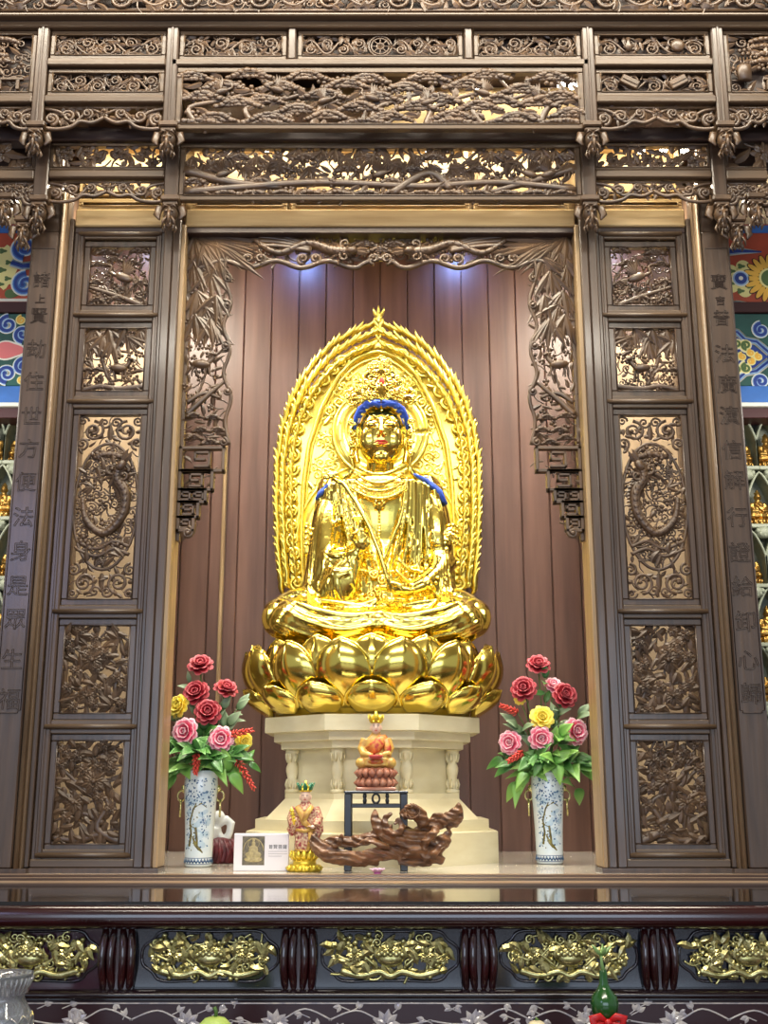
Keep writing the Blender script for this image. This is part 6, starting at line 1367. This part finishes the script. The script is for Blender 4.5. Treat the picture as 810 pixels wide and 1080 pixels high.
for i in range(11):
    u = -1.65+.33*i; k = i % 2
    c.curve([(u-.17,z_+.0),(u-.08,z_+.03*(1 if k else -.4)),(u,z_+.0),(u+.08,z_+.035*(1 if not k else -.4)),(u+.17,z_)], .003,.003,0)
    for q in range(7):
        uu = u+c.r.uniform(-.16,.16); vv = z_+c.r.uniform(-.03,.052); a = c.r.uniform(0,6.28); c.curve([(uu-.03*cos(a),vv-.012),(uu,vv)], .002,.002,0)
        c.leaf(uu,vv,a,.026,.008,0,h=.003); c.leaf(uu,vv,a+.9,.022,.007,0,h=.003)
    for r_,n in ((.044,9),(.028,7)):
        for q in range(n): a = 2*pi*q/n; c.leaf(u+.04*(k-.5)+cos(a)*.004,z_-.012+sin(a)*.004,a,r_,r_*.28,0 if n==9 else .003,h=.004)
im.build('pearl_inlay', M['pearl'], t, label='mother-of-pearl vine and flower inlay')
# ================================================================ offering table in front, mostly below the picture, and what stands on it
OZ = .70
t = thing('offering_table','low lacquered offering table before the altar table, under the green gourd','table',(0,3.45,0))
bar(t,'top',(-1.7,3.0,OZ-.04),(1.7,3.8,OZ),'lacq',.006)
for x in (-1.6,1.6):
    for y in (3.07,3.73): bar(t,'leg',(x-.035,y-.035,0),(x+.035,y+.035,OZ-.04),'lacq',.006)
M['glass'] = mat('cut crystal', (236,240,244), .03, trans=.9); M['jade'] = mat('dark green glaze', (38,92,36), .15, coat=.5, rgb2=(28,70,28), scale=(10,10,10)); M['jadel'] = mat('light green glaze', (140,176,104), .2, coat=.4); M['ribbon'] = mat('red ribbon', (196,28,30), .35); M['pom'] = mat('pale green fruit skin', (186,208,110), .4, rgb2=(150,184,84), scale=(16,16,16), bump=.1, bscale=120); M['crm'] = mat('cream fruit skin', (222,212,180), .4, rgb2=(206,188,150), scale=(16,16,16))
c0 = P(1,1100,3.5); c0.z = OZ; top = ZY(1026,3.5)-OZ
t = thing('crystal_vase','cut crystal vase with flared rim at the bottom left corner','vase',c0)
prof = [(.05,0),(.06,.02),(.078,.09),(.085,.15),(.08,top-.11),(.06,top-.075),(.056,top-.065),(.062,top-.05),(.076,top-.008),(.079,top),(.075,top),(.058,top-.05),(.05,top-.07),(.07,top-.11),(.075,.15),(.05,.03),(.005,.025)]
m = MB(); m.lathe(prof, c0, 40); m.build('body', M['glass'], t)
m = MB()
for i in range(12):
    for d in (-1,1): m.sweep([c0+Vector(((.08+.006*sin(pi*j/8))*cos(2*pi*i/12+d*j*.13),(.08+.006*sin(pi*j/8))*sin(2*pi*i/12+d*j*.13),.08+(top-.19)*j/8)) for j in range(9)], .004,.003,4)
for i in range(30): a = 2*pi*i/30; m.sweep([c0+Vector((.062*cos(a),.062*sin(a),top-.055)),c0+Vector((.078*cos(a),.078*sin(a),top-.01))],.0035,.003,4)
m.build('cut_facets', M['glass'], t)
g0 = P(639.5,1100,3.5); g0.z = OZ; zb = ZY(1059,3.5)-OZ; zt_ = ZY(1024,3.5)-OZ
t = thing('green_gourd','dark green gourd with thin neck and red ribbon bow','gourd',g0)
m = MB(); m.lathe([(.03,0),(.055,.012),(.066,.05),(.06,.085),(.03,zb-.042)], g0, 28); m.build('lower_bulb', M['jadel'], t, label='light green lower bulb')
m = MB(); m.lathe([(.024,zb-.044),(.036,zb-.026),(.041,zb),(.036,zb+.022),(.02,zb+.04),(.013,zb+.056),(.011,zt_),(.008,zt_+.004)], g0, 28); m.build('upper_bulb', M['jade'], t)
m = MB(); m.sweep([g0+Vector((0,0,zt_)),g0+Vector((-.004,0,zt_+.03)),g0+Vector((-.002,0,zt_+.055))],[.007,.004,.005],None,7)
for i in range(5): a = i*1.25; m.sweep([g0+Vector((-.003,0,zt_+.04)),g0+Vector((-.003+.016*cos(a),.016*sin(a),zt_+.055)),g0+Vector((-.003+.03*cos(a),.026*sin(a),zt_+.07))],[.004,.006,.002],[.002]*3,5)
m.build('stalk', M['jadel'], t)
m = MB(); kz = zb-.042
m.sweep([g0+Vector((.03*cos(2*pi*i/16),.03*sin(2*pi*i/16),kz)) for i in range(17)],.009,.006,6)
for sx in (-1,1):
    m.sweep([g0+Vector((0,-.036,kz)),g0+Vector((sx*.024,-.045,kz+.016)),g0+Vector((sx*.044,-.045,kz+.011)),g0+Vector((sx*.04,-.043,kz-.01)),g0+Vector((sx*.02,-.042,kz-.006)),g0+Vector((0,-.036,kz))],[.005,.011,.014,.013,.009,.005],[.003]*6,6); m.sweep([g0+Vector((0,-.038,kz)),g0+Vector((sx*.02,-.06,kz-.03)),g0+Vector((sx*.035,-.066,kz-.07))],[.006,.011,.013],[.002]*3,6)
m.ball(g0+Vector((0,-.042,kz)),(.012,.01,.01),8,6); m.build('ribbon_bow', M['ribbon'], t, label='red ribbon bow')
def fruit(px, ytop, r, mk, name, label, st_):
    c = P(px, ytop, 3.5); c.z = OZ; h = ZY(ytop,3.5)-OZ; t = thing(name, label, 'fruit', c); m = MB()
    m.lathe([(r*.3,0),(r*.75,h*.08),(r*1.0,h*.35),(r*.95,h*.55),(r*.72,h*.8),(r*.4,h*.95),(r*.12,h*.985),(r*.05,h*.95)], c, 28); m.build('flesh', M[mk], t)
    s = MB(); s.sweep([c+Vector((0,0,h*.95)),c+Vector((.003,0,h*.95+st_*.6)),c+Vector((-.004,0,h*.95+st_))],[.006,.005,.006],None,7); s.build('stem', M['stem'], t)
fruit(227,1071,.075,'pom','pomelo','pale green pomelo with a stem at the bottom edge, left of centre',.03); fruit(566,1075,.05,'crm','pear','cream coloured round fruit at the bottom edge, left of the green gourd',.008)
# small bulbs added behind the canopy openwork to make bright glints
M['bulb'] = mat('added glint bulb', (255,246,226), .3, emit=30)
for px, py, lab in ((236,157,'added glint bulb behind the rear canopy openwork, first from the left'),(281,157,'added glint bulb behind the rear canopy openwork, second from the left'),(311,157,'added glint bulb behind the rear canopy openwork, third from the left'),(350,157,'added glint bulb behind the rear canopy openwork, fourth from the left'),(452,158,'added glint bulb behind the rear canopy openwork, just right of its middle'),(578,157,'added glint bulb behind the rear canopy openwork, near its right end'),(505,92,'added glint bulb behind the long pine panel, nearest its middle'),(592,90,'added glint bulb behind the long pine panel, second from its right end'),(604,91,'added glint bulb behind the long pine panel, at its right end'),
    (676,159,'added glint bulb behind the right side openwork, nearest the opening'),(700,158,'added glint bulb behind the right side openwork, second of three'),(722,159,'added glint bulb behind the right side openwork, farthest right')):
    c0 = P(px,py,4.95); t = thing('glint_bulb', lab, 'glint bulb', c0, 'added glint bulbs behind the canopy')
    m = MB(); m.ball(c0,(.02,.02,.014),12,8); m.build('bulb', M['bulb'], t); m = MB(); m.sweep([c0+Vector((0,.008,0)),Vector((c0.x,5.052,c0.z))],.006,.006,8); m.build('glint_arm', M['black'], t)
# ================================================================ light, camera, view
def area(name, loc, to, sx, sy, pw, col, spread=180):
    l = bpy.data.lights.new(name, 'AREA'); l.shape = 'RECTANGLE'; l.size = sx; l.size_y = sy; l.energy = pw; l.color = col
    l.spread = radians(spread); o = bpy.data.objects.new(name, l); COL.objects.link(o); o.location = loc; o.rotation_euler = (Vector(to)-Vector(loc)).to_track_quat('-Z','Y').to_euler(); return o
def spot(name, loc, to, pw, col, ang, blend=.6, rad=.03):
    l = bpy.data.lights.new(name, 'SPOT'); l.energy = pw; l.color = col; l.spot_size = radians(ang); l.spot_blend = blend; l.shadow_soft_size = rad
    o = bpy.data.objects.new(name, l); COL.objects.link(o); o.location = loc; o.rotation_euler = (Vector(to)-Vector(loc)).to_track_quat('-Z','Y').to_euler(); return o
area('entrance_daylight', (0,-7.5,2.4), (0,5,2.2), 8.5, 3.2, 330, (.66,.8,1))
area('side_blue_fill', (-4.7,-3.7,4.3), (-1.6,5,2.4), 1.3, 1.6, 45, (.5,.56,1))  # bluish fill added for the cool sheen on the left board
area('hall_ceiling_lamp', (0,3.55,6.1), (0,4.7,3.6), 5, .4, 230, (1,.91,.74))
area('hall_ceiling_lamp', (0,-1.2,6.1), (0,3.5,2), 5, .5, 300, (1,.93,.8))
area('alcove_lamp', (0,5.25,4.78), (0,5.95,2.6), 1.4, .12, 36, (1,.97,.9), 100)
for s in (-1,1):
    spot('alcove_spot', (s*.5,6.36,4.88), (s*.5,6.6,4.5), 15, (.22,.38,1), 120, 1.0); spot('chamber_spot', (s*1.5,6.36,4.95), (s*1.5,6.6,4.5), 10, (.6,.7,1), 120, 1.0)
    area('side_chamber_lamp', (s*1.38,5.5,4.7), (s*1.45,6.2,2.2), .4, .3, 62, (1,.9,.74))
    area('niche_fill', (s*2.35,4.9,3.3), (s*1.95,5.85,2.2), .5, .4, 15, (1,.95,.85))  # unseen fill light added to brighten the niche walls
    area('canopy_strip_lamp', (s*1.3,4.91,4.58), (s*1.3,5.02,4.2), .5, .05, 6, (1,.88,.62))
area('canopy_strip_lamp', (0,4.915,4.6), (0,5.04,4.2), 1.8, .05, 15, (1,.9,.7))
area('canopy_strip_lamp', (.5,4.93,5.02), (.5,5.05,4.6), .8, .05, 8, (1,.9,.66))
area('valance_strip_lamp', (0,4.905,4.2), (0,5.06,3.95), 1.8, .03, 2.6, (1,.88,.66), 70)
w = bpy.data.worlds.new('sky'); SC.world = w; w.use_nodes = True; w.node_tree.nodes['Background'].inputs[0].default_value = (.9,.95,1,1); w.node_tree.nodes['Background'].inputs[1].default_value = .42
cam = bpy.data.cameras.new('camera'); co = bpy.data.objects.new('camera', cam); COL.objects.link(co); SC.camera = co
co.location = (0,0,EYE); co.rotation_euler = (pi/2+TILT,0,0); cam.sensor_fit = 'VERTICAL'; cam.sensor_height = 36; cam.lens = F_PX/1080*36; cam.shift_x = 4/1080; cam.clip_start = .05
SC.view_settings.view_transform = 'Standard'; SC.view_settings.look = 'None'; SC.view_settings.gamma = 1; SC.view_settings.use_curve_mapping = False; SC.view_settings.exposure = 0.0
